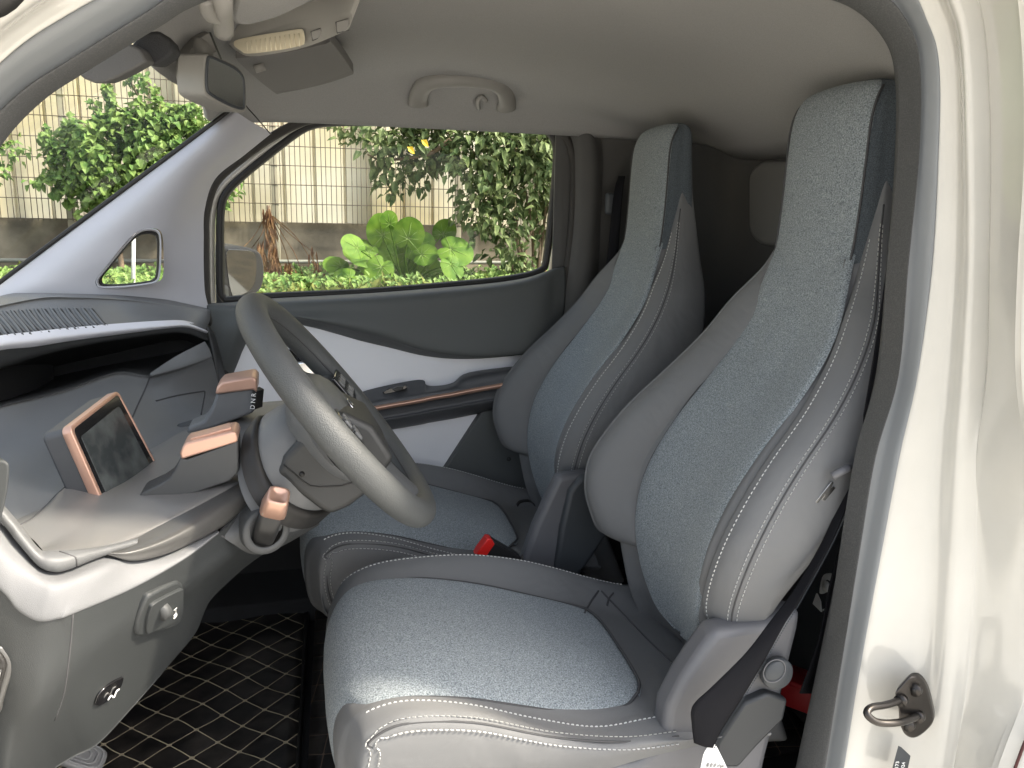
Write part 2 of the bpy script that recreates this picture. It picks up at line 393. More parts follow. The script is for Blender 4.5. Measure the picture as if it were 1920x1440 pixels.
# far B pillar trim with a soft ridge
loft('pillar_trim', [[P(1066, 235, 2.21), P(1085, 248, 2.185), P(1108, 250, 2.18), P(1125, 250, 2.215)],
                     [P(1074, 300, 2.21), P(1092, 300, 2.185), P(1116, 300, 2.18), P(1130, 300, 2.215)],
                     [P(1072, 420, 2.21), P(1090, 420, 2.185), P(1112, 420, 2.18), P(1126, 420, 2.215)],
                     [P(1055, 560, 2.21), P(1074, 560, 2.185), P(1100, 560, 2.18), P(1118, 560, 2.215)],
                     [P(1035, 720, 2.21), P(1055, 720, 2.185), P(1080, 720, 2.18), P(1100, 720, 2.215)],
                     [P(1005, 1000, 2.21), P(1025, 1000, 2.185), P(1050, 1000, 2.18), P(1070, 1000, 2.215)]], M['bulk'], van, 5, 5)
# belt guide on the far pillar
g1 = box('belt_guide', P(1146, 382, 2.16), (.035, .02, .06), M['seatpl_d'], van, bev=.008)
loft('passenger_belt_strap', [[P(1160, 330, 2.17), P(1172, 330, 2.15)], [P(1150, 372, 2.15), P(1166, 378, 2.13)], [P(1128, 560, 2.12), P(1150, 565, 2.1)], [P(1080, 800, 2.1), P(1110, 800, 2.08)]], M['belt'], van, 3, 8, sol=.002)
# ---- far A pillar trim with triangular hole
PR = [
 [(432,206,2.115),(446,212,2.095),(474,230,2.125),(509,250,2.195)],
 [(380,246,2.11),(400,258,2.085),(432,276,2.115),(458,291,2.195)],
 [(320,291,2.11),(345,305,2.08),(380,322,2.11),(404,335,2.195)],
 [(250,343,2.11),(285,360,2.075),(335,382,2.105),(384,392,2.195)],
 [(180,395,2.11),(225,415,2.07),(300,438,2.105),(382,447,2.195)],
 [(110,447,2.11),(165,468,2.07),(265,490,2.10),(382,500,2.195)],
 [(40,499,2.11),(110,512,2.07),(230,524,2.10),(384,545,2.195)],
 [(-25,548,2.11),(60,545,2.07),(215,548,2.10),(390,574,2.195)],
 [(-90,600,2.11),(40,580,2.08),(200,575,2.10),(392,600,2.195)]]
pil = loft('windscreen_pillar_trim', [PP(r) for r in PR], M['pillar'], van, 10, 8, sol=.006, offset=1)
TRI = [(186,522),(200,504),(240,455),(262,436),(280,432),(294,436),(299,450),(299,490),(297,515),(292,526),(276,531),(235,536),(196,537),(186,533)]
TC = (250, 497)
def tri(k, Y, dy=0): return cr([P(TC[0]+(x-TC[0])*k, TC[1]+(y-TC[1])*k+dy, Y) for x, y in TRI], 4, True)
cut = prism('cutter', [p+V(0, -.12, 0) for p in tri(1.07, 2.09)], (0, .4, 0), None, None, bev=0)
bm_ = pil.modifiers.new('cut', 'BOOLEAN'); bm_.operation = 'DIFFERENCE'; bm_.object = cut; bm_.solver = 'EXACT'
bpy.context.view_layer.update()
dg = bpy.context.evaluated_depsgraph_get(); me = bpy.data.meshes.new_from_object(pil.evaluated_get(dg))
pil.modifiers.clear(); pil.data = me; bpy.data.objects.remove(cut)
me.polygons.foreach_set('use_smooth', [True]*len(me.polygons))
try: me.set_sharp_from_angle(angle=math.radians(50))
except Exception: pass
# reveal of the hole, frit and pane
ra, rb_, rc_, rd_, re_ = tri(1.10, 2.075), tri(1.05, 2.082), tri(1.0, 2.118), tri(.985, 2.122), tri(.90, 2.124)
n = len(ra)
qg = mesh_obj('quarter_window', rb_+[p+V(0, .03, 0) for p in tri(1.09, 2.09)]+tri(1.0, 2.121), grid_faces(3, n, True)[:n]*0+[(i, (i+1) % n, 2*n+(i+1) % n, 2*n+i) for i in range(n)], M['pillar'], van, sol=.002)
mesh_obj('frit', rc_+re_, grid_faces(2, n, True), M['black'], qg, sol=.0015)
mesh_obj('pane', [p+V(0, .004, 0) for p in rc_], [tuple(range(n))], M['glass'], qg, smooth=False)
# ---- windscreen
wst = [(-.20, .99, 1.71), (-.23, 1.25, 1.73), (-.24, 1.55, 1.74), (-.22, 1.85, 1.74)]
wtop = [V(*p) for p in wst]+[P(434, 203, 2.13)]
wbot = [V(-1.05, .95, 1.13), V(-1.2, 1.25, 1.14), V(-1.25, 1.55, 1.15), V(-1.15, 1.85, 1.15), P(-95, 603, 2.13)]
wmid = [a.lerp(b, .5)+V(-.01, 0, .02) for a, b in zip(wtop, wbot)]
loft('windscreen', [wtop, wmid, wbot], M['glass'], van, 5, 6)
tube('windscreen_edge', cr([P(437, 203, 2.112), P(380, 245, 2.107), P(250, 342, 2.107), P(110, 446, 2.107), P(0, 529, 2.107), P(-60, 578, 2.107)], 6), .0055, M['black'], van, sides=8)
tube('header_edge', cr(wtop, 6), .008, M['black'], van, sides=8)
# two dark units at the top of the windscreen
prism('toll_unit', [P(x, y, 1.13) for x, y in ((146,138),(158,148),(178,156),(196,155),(215,148),(245,133),(275,116),(262,92),(240,80),(180,100))], (0.0, .07, .01), M['bulk'], van, bev=.003)
prism('camera_unit', [P(x, y, 1.20) for x, y in ((240,92),(252,104),(274,120),(294,122),(316,108),(326,96),(320,78),(300,58),(270,60))], (0, .08, .01), M['carpet'], van, bev=.004)
# seam between headliner and pillar trim
tube('trim_seam', cr([P(394, 62, 1.45), P(410, 100, 1.6), P(432, 150, 1.85), P(458, 194, 2.085), P(482, 222, 2.13), P(508, 252, 2.185)], 6), .0016, M['black'], van, sides=6)
# ---- floor pan and sills
mesh_obj('floor_pan', [V(-1.0, .85, .355), V(1.15, .85, .355), V(1.15, 2.3, .355), V(-1.0, 2.3, .355)], [(0, 1, 2, 3)], M['carpet'], van, smooth=False, sol=.02, offset=-1)
prism('firewall', [V(-.95, .92, .36), V(-.80, .92, .36), V(-.62, .92, .62), V(-.6, .92, 1.15), V(-.95, .92, 1.15)], (0, 1.32, 0), M['carpet'], van, bev=.01)
mesh_obj('lower_side_wall', [V(-1.0, 2.27, .3), V(1.15, 2.27, .3), V(1.15, 2.27, 1.15), V(-1.0, 2.27, 1.15)], [(0, 1, 2, 3)], M['carpet'], van, smooth=False, sol=.01)
prism('door_sill', [V(-1.0, .80, .20), V(-1.0, .80, .36), V(-1.0, .90, .40), V(-1.0, .96, .375), V(-1.0, .96, .20)], (2.1, 0, 0), M['cream'], van, bev=.01)
prism('front_wing', [V(-.50, .80, .2), V(-.58, .80, 1.15), V(-.75, .80, 1.17), V(-1.5, .84, 1.0), V(-1.5, .84, .2)], (0, .05, 0), M['cream'], van, bev=.02)
# step along the far side of the floor
prism('floor_ledge', [V(-.6, 2.10, .36), V(-.6, 2.10, .43), V(-.6, 2.27, .45), V(-.6, 2.27, .36)], (1.5, 0, 0), M['carpet'], van, bev=.006)
# ---- roof grab handle
hc = cr([P(784, 196, 2.13), P(786, 178, 2.11), P(797, 158, 2.08), P(822, 149, 2.065), P(870, 147, 2.06), (P(918, 152, 2.065)), P(942, 166, 2.08), P(950, 188, 2.11), P(949, 204, 2.13)], 8)
gh = tube('grab_handle', hc, [.021+.006*abs(2*i/(len(hc)-1)-1)**3 for i in range(len(hc))], M['roof_pl'], van, sides=14, flat=.62, normal=V(0, 1, 0))
tube('coat_hook', cr([P(898, 203, 2.14), P(896, 188, 2.11), P(904, 182, 2.10), P(912, 190, 2.105)], 6), .006, M['roof_pl'], gh, sides=8)
prism('handle_base', [P(x, y, 2.165) for x, y in ((780,186),(800,180),(940,188),(956,198),(958,210),(930,208),(800,200),(778,200))], (0, .02, .0), M['roof_pl'], gh, bev=.004)
# ---- dome lamp console
dz = V(0.02, .02, .05)
dome = prism('dome_lamp', cr([P(432, 86, 1.62), P(438, 78, 1.62), P(520, 50, 1.55), P(600, 30, 1.50), P(650, 22, 1.46), P(660, 30, 1.455), P(656, 50, 1.45), P(640, 62, 1.455), P(575, 88, 1.50), P(520, 100, 1.54), P(470, 106, 1.58), P(450, 100, 1.60)], 3, True), dz, M['dome'], van, bev=.005)
prism('lamp_lens', cr([P(438, 84, 1.607), P(460, 76, 1.59), P(520, 66, 1.54), P(560, 60, 1.508), P(570, 64, 1.50), P(571, 80, 1.50), P(564, 86, 1.505), P(520, 95, 1.538), P(465, 101, 1.58), P(452, 96, 1.592)], 3, True), (0.0, .004, .006), M['lamp'], dome, bev=.0015)
for k in range(12):
    t = k/11; a = P(462+t*98, 77-t*15, 1.588-.083*t); b = P(464+t*98, 100-t*13, 1.583-.080*t)
    tube('lens_rib', [a, a.lerp(b, .5)+V(0, -.001, -.001), b], .0012, M['lamp'], dome, sides=6)
for q in (((583,60),(600,54),(604,68),(586,76)), ((630,42),(652,36),(654,56),(632,62))):
    yy = 1.488 if q[0][0] < 600 else 1.452
    prism('lamp_switch', [P(x, y, yy) for x, y in q], (0.002, .002, .002), M['roof_pl'], dome, bev=.0008)
    tube('switch_gap', [P(x, y, yy+.002) for x, y in q], .0012, M['seam'], dome, closed=True, sides=5)
# ---- sun visors
pv = prism('sun_visor', cr([P(447, 116, 1.72), P(460, 108, 1.70), P(540, 98, 1.67), P(612, 82, 1.62), P(622, 80, 1.62), P(660, 132, 1.90), P(655, 142, 1.92), P(600, 160, 1.97), P(530, 174, 2.0), P(512, 172, 2.0)], 3, True), (0, 0.01, .022), M['visor'], van, bev=.008)
tube('visor_pivot', [P(478, 130, 1.75), P(496, 124, 1.75)], .008, M['roof_pl'], pv)
dv = prism('sun_visor', cr([P(434, 40, 1.24), P(438, 10, 1.16), P(446, -20, 1.08), P(470, -50, 1.05), P(560, -75, 1.07), P(604, -40, 1.14), P(590, 2, 1.24), P(520, 30, 1.30), P(460, 50, 1.30)], 3, True), (0, 0.01, .02), M['roof'], van, bev=.008)
dv.name = 'sun_visor.001'
tube('visor_pivot', [P(420, 62, 1.20), P(419, 50, 1.19), P(417, 20, 1.14), P(416, -20, 1.08)], .013, M['roof_pl'], dv, sides=12)
tube('visor_clip', cr([P(385, -4, 1.1), P(388, 18, 1.12), P(398, 30, 1.14), P(418, 34, 1.16)], 5), .009, M['roof_pl'], dv, sides=10)
# ---- striker
sk = thing('door_striker', 'dark steel door striker loop bolted to the cream pillar', 'door striker')
def SP(x, y): return P(x, y, .86)
so_ = [(1712,1268),(1724,1272),(1738,1292),(1748,1330),(1750,1352),(1740,1368),(1722,1382),(1708,1385),(1694,1376),(1686,1355),(1684,1330),(1678,1302),(1690,1285),(1702,1272)]
prism('plate', cr([SP(x, y) for x, y in so_], 4, True), (.004, -.012, 0) if False else (.012, .010, 0), M['steel'], sk, bev=.003)
lp = cr([SP(1690, 1311)+V(.004, 0, 0), SP(1676, 1310)+V(-.02, -.01, 0), P(1657, 1312, .855)+V(-.03, -.012, 0), P(1653, 1322, .85)+V(-.035, -.014, 0), P(1668, 1338, .845)+V(-.03, -.014, 0), P(1692, 1344, .845)+V(-.012, -.01, 0), SP(1722, 1342)+V(.004, 0, 0)], 8)
tube('loop', lp, .0052, M['steel'], sk, sides=12)
for x, y in ((1714, 1292), (1701, 1358)):
    c = SP(x, y)
    tube('bolt', [c+V(.003, 0, 0), c+V(-.003, -.003, 0)], .0095, M['steel'], sk, sides=16)
    tube('bolt_socket', [c+V(-.003, -.003, 0), c+V(-.0036, -.0036, 0)], .0042, M['black'], sk, sides=6)
for x, y in ((1690, 1311), (1722, 1342)):
    c = SP(x, y); tube('collar', [c+V(.002, 0, 0), c+V(-.006, -.004, 0)], .009, M['steel'], sk, sides=14)
# ---- data label
lab = thing('data_label', 'small grey label with white characters stuck on the lower cream pillar', 'label')
lb = prism('plate', [P(x, y, .872) for x, y in ((1684,1399),(1690,1402),(1707,1418),(1704,1432),(1696,1470),(1668,1470),(1674,1436))], (.0012, .001, 0), M['seatpl_d'], lab, bev=.0003)
def text(body, origin, xdir, ydir, size, mt, name='lettering', parent=None, ext=.0003):
    cu = bpy.data.curves.new(name, 'FONT'); cu.body = body; cu.size = size; cu.extrude = ext
    to = bpy.data.objects.new(name, cu); COL.objects.link(to)
    x = Vector(xdir).normalized(); y = Vector(ydir); y = (y-x*y.dot(x)).normalized(); z = x.cross(y)
    to.matrix_world = Matrix(((x.x, y.x, z.x, origin[0]), (x.y, y.y, z.y, origin[1]), (x.z, y.z, z.z, origin[2]), (0, 0, 0, 1)))
    bpy.context.view_layer.update()
    dg = bpy.context.evaluated_depsgraph_get(); me = bpy.data.meshes.new_from_object(to.evaluated_get(dg))
    me.transform(to.matrix_world); bpy.data.objects.remove(to)
    me.materials.clear(); me.materials.append(mt)
    o = bpy.data.objects.new(name, me); COL.objects.link(o)
    if parent is not None: o.parent = parent
    return o
for i, s in enumerate(('160X173', '7100024')):
    a = P(1680+i*11, 1462, .869); b = P(1688+i*11, 1416+i*4, .869); side = P(1700+i*11, 1466, .869)
    text(s, a, b-a, a-side, .0085, M['white'], parent=lab)
# ---------- putting details on surfaces that are already built
from mathutils.bvhtree import BVHTree
def bvh_of(*objs):
    bpy.context.view_layer.update(); dg = bpy.context.evaluated_depsgraph_get()
    bm = bmesh.new()
    for o in objs:
        me = o.evaluated_get(dg).to_mesh(); me2 = me.copy(); me2.transform(o.matrix_world); bm.from_mesh(me2); bpy.data.meshes.remove(me2); o.evaluated_get(dg).to_mesh_clear()
    t = BVHTree.FromBMesh(bm); bm.free(); return t
CAMP = V(0, 0, CZ)
def on(t, px, py, lift=.001):
    d = ray(px, py).normalized(); h = t.ray_cast(CAMP, d)
    if h[0] is None: return None, None
    n = h[1]
    if n.dot(d) > 0: n = -n
    return h[0]+n*lift, n
def on_curve(t, pts, lift=.001, n=5, closed=False):
    q = cr([V(x, y, 0) for x, y in pts], n, closed); out = []; nn = []
    for p in q:
        a, b = on(t, p.x, p.y, lift)
        if a is not None: out.append(a); nn.append(b)
    return out, nn
def nfun(pts, nn):
    def f(p):
        best = min(range(len(pts)), key=lambda i: (pts[i]-p).length_squared); return nn[best]
    return f
def groove(t, pts, r=.0014, m=None, parent=None, name='seam', n=5):
    c, nn = on_curve(t, pts, -.0002, n)
    return tube(name, c, r, m or M['seam'], parent, sides=6)
# ================================================================== PASSENGER DOOR
door = thing('passenger_door', 'closed passenger door with large side window and two tone trim panel', 'car door')
G = [(415,552),(413,480),(414,395),(424,362),(455,330),(500,293),(560,247),(590,234),(620,230),(700,229),(850,233),(1000,240),(1032,252),(1043,278),(1041,330),(1032,420),(1022,497),(1012,508),(980,518),(900,529),(700,546),(500,556),(430,562)]
OF = [(386,590),(384,540),(383,450),(385,398),(405,342),(457,296),(508,260),(560,232),(606,222),(620,219),(700,217),(850,224),(1000,236),(1042,246),(1064,266),(1073,300),(1066,470),(1050,590),(1040,600),(1000,560),(900,560),(700,560),(450,580)]
gi = resample(cr([P(x, y, 2.265) for x, y in G], 6, True), 140, True)
win = tube('window', resample(gi, 140, True), .0105, M['black'], door, closed=True, sides=8, flat=1.6, normal=V(0, 1, 0))
mesh_obj('pane', [p+V(0, .012, 0) for p in gi], [tuple(range(len(gi)))], M['glass'], win, smooth=False)
# painted window frame
fo = cr([P(x, y, 2.25) for x, y in ((392,575),(392,500),(392,400),(412,347),(460,303),(511,266),(562,240),(607,227),(640,222),(700,221),(850,226),(1000,236),(1038,246),(1056,266),(1064,300),(1056,420),(1043,505),(1036,560))], 8)
fi = cr([P(x, y, 2.262) for x, y in ((404,575),(402,500),(404,402),(420,358),(466,316),(512,279),(562,248),(600,234),(640,227),(700,226),(850,231),(1000,242),(1032,252),(1048,275),(1055,305),(1047,420),(1034,505),(1027,560))], 8)
mesh_obj('window_frame', [v for a, b in zip(fo, fi) for v in (a+V(0, .03, 0), a, b, b+V(0, .03, 0))], grid_faces(len(fo), 4), M['cream'], door)
# weather seal round the door opening belongs to the body
sealp = [P(x, y, 2.215) for x, y in ((392,592),(388,574),(385,540),(384,450),(386,398),(405,341),(457,294),(508,258),(560,231),(606,220),(640,216),(700,215),(850,221),(1000,233),(1044,243),(1064,262),(1074,292),(1077,330),(1072,430),(1062,520),(1048,620),(1040,700),(1010,880))]
so2 = tube('passenger_door_seal', cr(sealp, 6), .0115, M['seal'], van, sides=10)
so2.data.materials[0] = mat('dark_door_seal', (.028, .025, .022), .7, bump=.3, bscale=900)
# -- panel surfaces, relief towards the cabin
top = [(388,568,2.235),(430,567,2.235),(500,560,2.235),(700,549,2.235),(900,533,2.235),(980,522,2.235),(1020,510,2.235),(1040,503,2.235),(1060,500,2.235)]
sill = [(388,574,2.19),(430,574,2.175),(500,568,2.165),(700,558,2.165),(900,543,2.165),(980,531,2.17),(1020,517,2.18),(1040,509,2.19),(1060,506,2.2)]
mid1 = [(388,600,2.19),(430,595,2.165),(500,585,2.15),(700,585,2.15),(860,590,2.155),(960,580,2.16),(1015,560,2.17),(1040,560,2.19),(1060,560,2.2)]
low1 = [(388,640,2.19),(430,630,2.16),(500,590,2.14),(700,620,2.14),(800,650,2.14),(900,661,2.14),(985,655,2.15),(1030,650,2.17),(1050,645,2.19)]
low2 = [(388,690,2.2),(425,700,2.195),(500,596,2.165),(700,634,2.165),(800,659,2.165),(890,668,2.165),(985,661,2.17),(1030,656,2.19),(1050,650,2.2)]
low3 = [(388,730,2.22),(428,722,2.215),(500,606,2.205),(700,645,2.205),(800,668,2.205),(885,673,2.205),(985,665,2.205),(1030,660,2.21),(1050,655,2.215)]
upp = loft('upper_panel', [PP(r) for r in (top, sill, mid1, low1, low2, low3)], M['doorp'], door, 6, 5, sol=.004, offset=1)
lil = [(420,760),(424,730),(430,690),(445,655),(470,628),(510,606),(560,604),(620,612),(700,638),(800,664),(890,669),(1060,656),(1060,1000),(800,1000),(420,1000)]
pale = prism('pale_panel', [P(x, y, 2.21) for x, y in lil], (0, .02, 0), M['doorl'], door, bev=.004)
prism('lower_panel', [P(x, y, 2.185) for x, y in ((918,750),(1070,722),(1075,1010),(750,1010),(832,882))], (0, .03, 0), M['doorp'], door, bev=.005, seg=3)
# armrest
A = [
 [(520,790,2.205),(640,752,2.205),(690,731,2.205),(785,712,2.205),(800,722,2.205),(822,723,2.205),(850,717,2.205),(880,698,2.205),(985,684,2.205),(1070,672,2.205)],
 [(520,800,2.15),(640,765,2.15),(690,747,2.15),(785,731,2.15),(800,732,2.15),(822,729,2.15),(850,722,2.15),(880,708,2.14),(985,690,2.14),(1070,678,2.14)],
 [(520,806,2.125),(640,771,2.125),(700,754,2.125),(785,739,2.125),(802,736,2.125),(825,733,2.125),(850,729,2.125),(880,723,2.125),(985,703,2.125),(1070,688,2.125)],
 [(520,812,2.12),(640,778,2.12),(700,762,2.12),(785,747,2.12),(803,743,2.12),(826,739,2.12),(850,735,2.12),(880,729,2.12),(985,710,2.12),(1070,694,2.12)]]
arm = loft('armrest', [PP(r) for r in A], M['armr'], door, 5, 4)
B = [[(x, y+d, Y) for (x, y, _) in A[3]] for d, Y in ((0, 2.12), (4.5, 2.112), (9, 2.12))]
loft('copper_strip', [PP(r) for r in B], M['copper'], door, 4, 3)
B = [[(x, y+d, Y) for (x, y, _) in A[3]] for d, Y in ((9, 2.12), (12, 2.135), (26, 2.14), (30, 2.13), (46, 2.17), (50, 2.205))]
loft('armrest_base', [PP(r) for r in B], M['armr'], door, 4, 3)
ws = prism('window_switch', [P(x, y, 2.158) for x, y in ((717,735),(730,728),(762,722),(764,728),(750,734),(722,740))], (0, .02, -.006), M['gloss'], door, bev=.002)
prism('rocker', [P(x, y, 2.145) for x, y in ((735,730),(745,726),(757,725),(755,731),(742,735))], (0, .015, 0), M['blackfrit'], ws, bev=.002)
# inner door handle, dark recess with a chromed lever
prism('handle_recess', rrect_plane(lambda x, y: P(x, y, 2.195), 535, 612, 648, 716, 26), (0, .015, 0), M['gloss'], door, bev=.003)
dh = prism('door_handle', [P(x, y, 2.15) for x, y in ((556,680),(580,676),(600,690),(600,706),(575,702),(556,692))], (0, .02, 0), M['chrome'], door, bev=.005, seg=3)
# ---- outside mirror of the passenger door
dm = [(413,470),(432,463),(470,465),(490,475),(497,500),(495,530),(486,548),(465,556),(440,561),(413,562)]
mn = V(.80, -.55, -.13).normalized(); mc = P(453, 512, 2.50)
def PN(px, py, off=0):
    d = ray(px, py); c_ = mc+mn*off; t = (c_-V(0, 0, CZ)).dot(mn)/d.dot(mn); return V(0, 0, CZ)+d*t
mh = prism('door_mirror', cr([PN(x, y) for x, y in dm], 3, True), -mn*.09, M['black'], door, bev=.018, seg=4)
mg = prism('mirror_glass', cr([PN(x, y, .002) for x, y in ((425,473),(440,468),(470,471),(480,480),(481,505),(478,530),(468,545),(450,554),(436,554),(428,520))], 3, True), -mn*.004, M['mirror_d'], mh, bev=.001)
box('mirror_foot', P(408, 552, 2.40), (.05, .14, .05), M['armr'], mh, bev=.012)
# ================================================================== DASHBOARD
dash = thing('dashboard', 'dark grey dashboard with pale band, open shelf and curved tray below windscreen', 'dashboard')
BB = [V(-1.25, 1.3, 1.16), V(-1.2, 1.6, 1.18), V(-1.1, 1.8, 1.19), V(-1.0, 2.0, 1.20), V(-.9, 2.1, 1.2), V(-.75, 2.2, 1.2), V(-.55, 2.22, 1.2), V(-.4, 2.23, 1.2)]
B0 = PP([(-90,575,2.08),(0,547,2.15),(60,546,2.17),(130,545,2.185),(220,543,2.2),(300,551,2.205),(345,563,2.21),(394,577,2.225)])
B1 = PP([(-90,580,1.85),(0,560,1.98),(60,550,2.06),(110,549,2.1),(220,551,2.13),(300,559,2.15),(345,568,2.17),(394,579,2.2)])
C0 = PP([(-90,592,1.68),(0,572,1.80),(60,560,1.9),(110,556,1.95),(220,560,2.03),(300,568,2.09),(345,574,2.13),(394,582,2.185)])
C1 = PP([(-90,598,1.67),(0,578,1.79),(60,566,1.89),(110,562,1.94),(220,565,2.02),(300,573,2.08),(345,579,2.12),(394,588,2.18)])
S0 = PP([(-90,630,1.60),(0,610,1.70),(60,598,1.80),(130,592,1.87),(220,588,1.96),(300,590,2.04),(350,594,2.09),(393,602,2.17)])
S1 = PP([(-90,655,1.53),(0,634,1.63),(60,627,1.70),(130,619,1.78),(220,611,1.88),(310,605,1.98),(350,606,2.05),(385,618,2.14)])
topp = loft('top_pad', [BB, B0, B1, C0, C1, S0, S1], M['dash2'], dash, 6, 5)
tt = bvh_of(topp)
for k in range(15):   # defroster louvres
    t = k/14; x = -38+t*205
    c, nn = on_curve(tt, [(x, 589-10*t-4*math.sin(t*3)), (x+9, 597-8*t), (x+22, 612-7*t), (x+36, 631-14*t)], .0, 4)
    tube('louvre', [p+n_*.001 for p, n_ in zip(c, nn)], [.0035*(.3+.7*math.sin(math.pi*(.15+.7*i/len(c)))) for i in range(len(c))], M['dash2'], dash, sides=8)
    c, nn = on_curve(tt, [(x+6, 590-10*t-4*math.sin(t*3)), (x+15, 599-8*t), (x+28, 613-7*t), (x+42, 629-14*t)], .0, 4)
    tube('louvre_gap', c, .0024, M['black'], dash, sides=5)
S2 = PP([(-90,678,1.525),(0,656,1.625),(60,650,1.695),(130,639,1.775),(220,627,1.875),(310,616,1.975),(350,614,2.045),(387,625,2.14)])
S1b = [a.lerp(b, .5)+V(.006, -.008, 0) for a, b in zip(S1, S2)]
loft('pale_strip', [[p+V(0, .01, 0.004) for p in S1], S1, S1b, S2, [p+V(0, .012, -.002) for p in S2]], M['strip'], dash, 6, 4)
L1 = PP([(-90,715,1.56),(0,690,1.66),(60,672,1.73),(130,654,1.80),(220,638,1.90),(310,626,2.0),(350,626,2.07),(392,640,2.16)])
CV = PP([(-90,735,2.2),(0,715,2.25),(60,700,2.28),(130,685,2.3),(220,668,2.33),(310,650,2.35),(350,645,2.3),(400,660,2.22)])
CV2 = PP([(-90,790,2.05),(0,745,2.1),(60,728,2.15),(130,705,2.2),(220,682,2.25),(300,668,2.25),(350,662,2.22),(405,670,2.2)])
G1 = PP([(-90,790,1.5),(0,762,1.58),(60,747,1.66),(130,728,1.74),(220,698,1.86),(283,704,1.92),(340,684,2.0),(397,669,2.1)])
loft('shelf_recess', [[p+V(0, .01, 0) for p in S2], L1, [a.lerp(b, .25)+V(0, 0, .01) for a, b in zip(L1, CV)], CV, CV2, [a.lerp(b, .8) for a, b in zip(CV2, G1)], G1], M['dash'], dash, 6, 5)
G1b = PP([(-90,798,1.495),(0,770,1.575),(60,755,1.655),(130,737,1.735),(220,710,1.85),(283,716,1.91),(340,698,1.995),(403,690,2.11)])
G2 = PP([(-90,860,1.38),(0,832,1.45),(60,815,1.50),(130,795,1.58),(220,765,1.70),(288,760,1.82),(340,752,1.93),(415,742,2.09)])
G3 = PP([(-90,930,1.22),(0,900,1.26),(60,880,1.33),(130,860,1.42),(220,835,1.52),(290,812,1.65),(345,795,1.78),(425,775,1.98)])
G4 = PP([(-90,1010,1.08),(12,985,1.09),(80,958,1.15),(130,912,1.25),(220,875,1.38),(300,845,1.5),(360,815,1.62),(440,790,1.85)])
lowp = loft('lower_panel', [G1, G1b, G2, G3, G4], M['dash2'], dash, 6, 6)
tl = bvh_of(lowp)
for c in ([(282,704),(272,730),(258,760),(245,790)], [(292,752),(330,742),(378,734),(384,736),(382,752),(377,778)], [(283,706),(310,698),(350,684),(393,671)]):
    groove(tl, c, .0018, M['seam'] if c[0][1] != 706 else M['lip'], dash, 'panel_seam')
loft('shelf_wedge', [PP([(281,700,1.90),(330,668,1.98),(384,640,2.09)]), PP([(282,703,1.895),(336,680,1.97),(393,656,2.085)]), PP([(283,706,1.895),(340,690,1.965),(398,669,2.08)]), PP([(284,708,1.91),(341,692,1.98),(399,671,2.10)])], M['dash2'], dash, 5, 4)
# rounded end of the dash towards the far door
loft('end_panel', [PP(r) for r in ([(386,612,2.15),(396,620,2.17),(398,640,2.21)], [(394,640,2.155),(407,650,2.18),(408,670,2.215)], [(400,670,2.14),(416,690,2.18),(416,700,2.22)], [(408,720,2.12),(422,730,2.18),(423,740,2.22)], [(412,770,2.08),(424,790,2.17),(426,800,2.22)])], M['dash'], dash, 5, 5, sol=.008)
tube('door_gap', cr([P(393,578,2.2), P(395,600,2.19), P(402,625,2.2), P(416,660,2.2), P(423,700,2.2), P(426,740,2.2)], 5), .009, M['black'], dash)
# passenger side lower dash, mostly behind the wheel
CH = [
 [(478,868,1.24),(492,895,1.18),(520,925,1.165),(556,948,1.18),(604,972,1.22)],
 [(498,900,1.215),(505,922,1.18),(528,945,1.17),(562,962,1.20),(600,978,1.24)],
 [(440,965,1.19),(468,985,1.17),(505,1002,1.18),(550,1002,1.22),(598,984,1.30)],
 [(409,1000,1.165),(440,1022,1.17),(478,1040,1.195),(525,1026,1.26),(596,986,1.34)]]
loft('column_housing', [PP(r) for r in CH], M['dash'], dash, 6, 6)
chs = [o for o in COL.objects if o.name == 'column_housing'][0]
tch = bvh_of(chs)
loft('knee_panel', [PP(r) for r in ([(330,800,1.75),(440,775,1.9),(520,850,2.0),(600,905,2.1)], [(360,860,1.7),(460,840,1.82),(540,880,1.92),(600,930,2.05)], [(400,930,1.62),(500,900,1.75),(560,930,1.85),(602,950,1.98)], [(420,1000,1.66),(520,980,1.78),(580,985,1.9),(602,985,2.0)])], M['dash'], dash, 5, 4, sol=.02)
# tray
TR = [
 [(20,978,1.10),(85,948,1.16),(130,905,1.26),(200,880,1.36),(290,838,1.46),(340,810,1.54),(400,785,1.60),(470,758,1.66),(540,750,1.70)],
 [(30,990,1.07),(88,955,1.125),(132,914,1.215),(202,892,1.31),(292,850,1.40),(342,824,1.48),(402,798,1.54),(472,770,1.60),(540,765,1.64)],
 [(60,1010,1.035),(120,975,1.095),(180,945,1.165),(250,915,1.235),(330,877,1.315),(400,847,1.375),(450,826,1.42),(500,815,1.45),(550,825,1.48)],
 [(75,1026,1.015),(115,1008,1.045),(175,985,1.09),(240,960,1.14),(320,922,1.21),(400,885,1.275),(455,860,1.315),(505,845,1.345),(555,850,1.37)],
 [(80,1033,1.0),(115,1030,1.0),(165,1027,1.025),(205,1018,1.055),(290,982,1.115),(385,932,1.18),(445,902,1.225),(489,880,1.26),(540,880,1.29)],
 [(78,1040,.998),(112,1036,.995),(165,1034,1.02),(208,1030,1.052),(294,1000,1.112),(389,950,1.177),(449,920,1.222),(493,900,1.257),(545,910,1.287)]]
tray = loft('tray', [PP(r) for r in TR], M['tray'], dash, 6, 6)
ttr = bvh_of(tray)
groove(ttr, [(28,989),(60,972),(85,950),(108,926),(128,908)], .0015, M['seam'], dash, 'panel_seam')
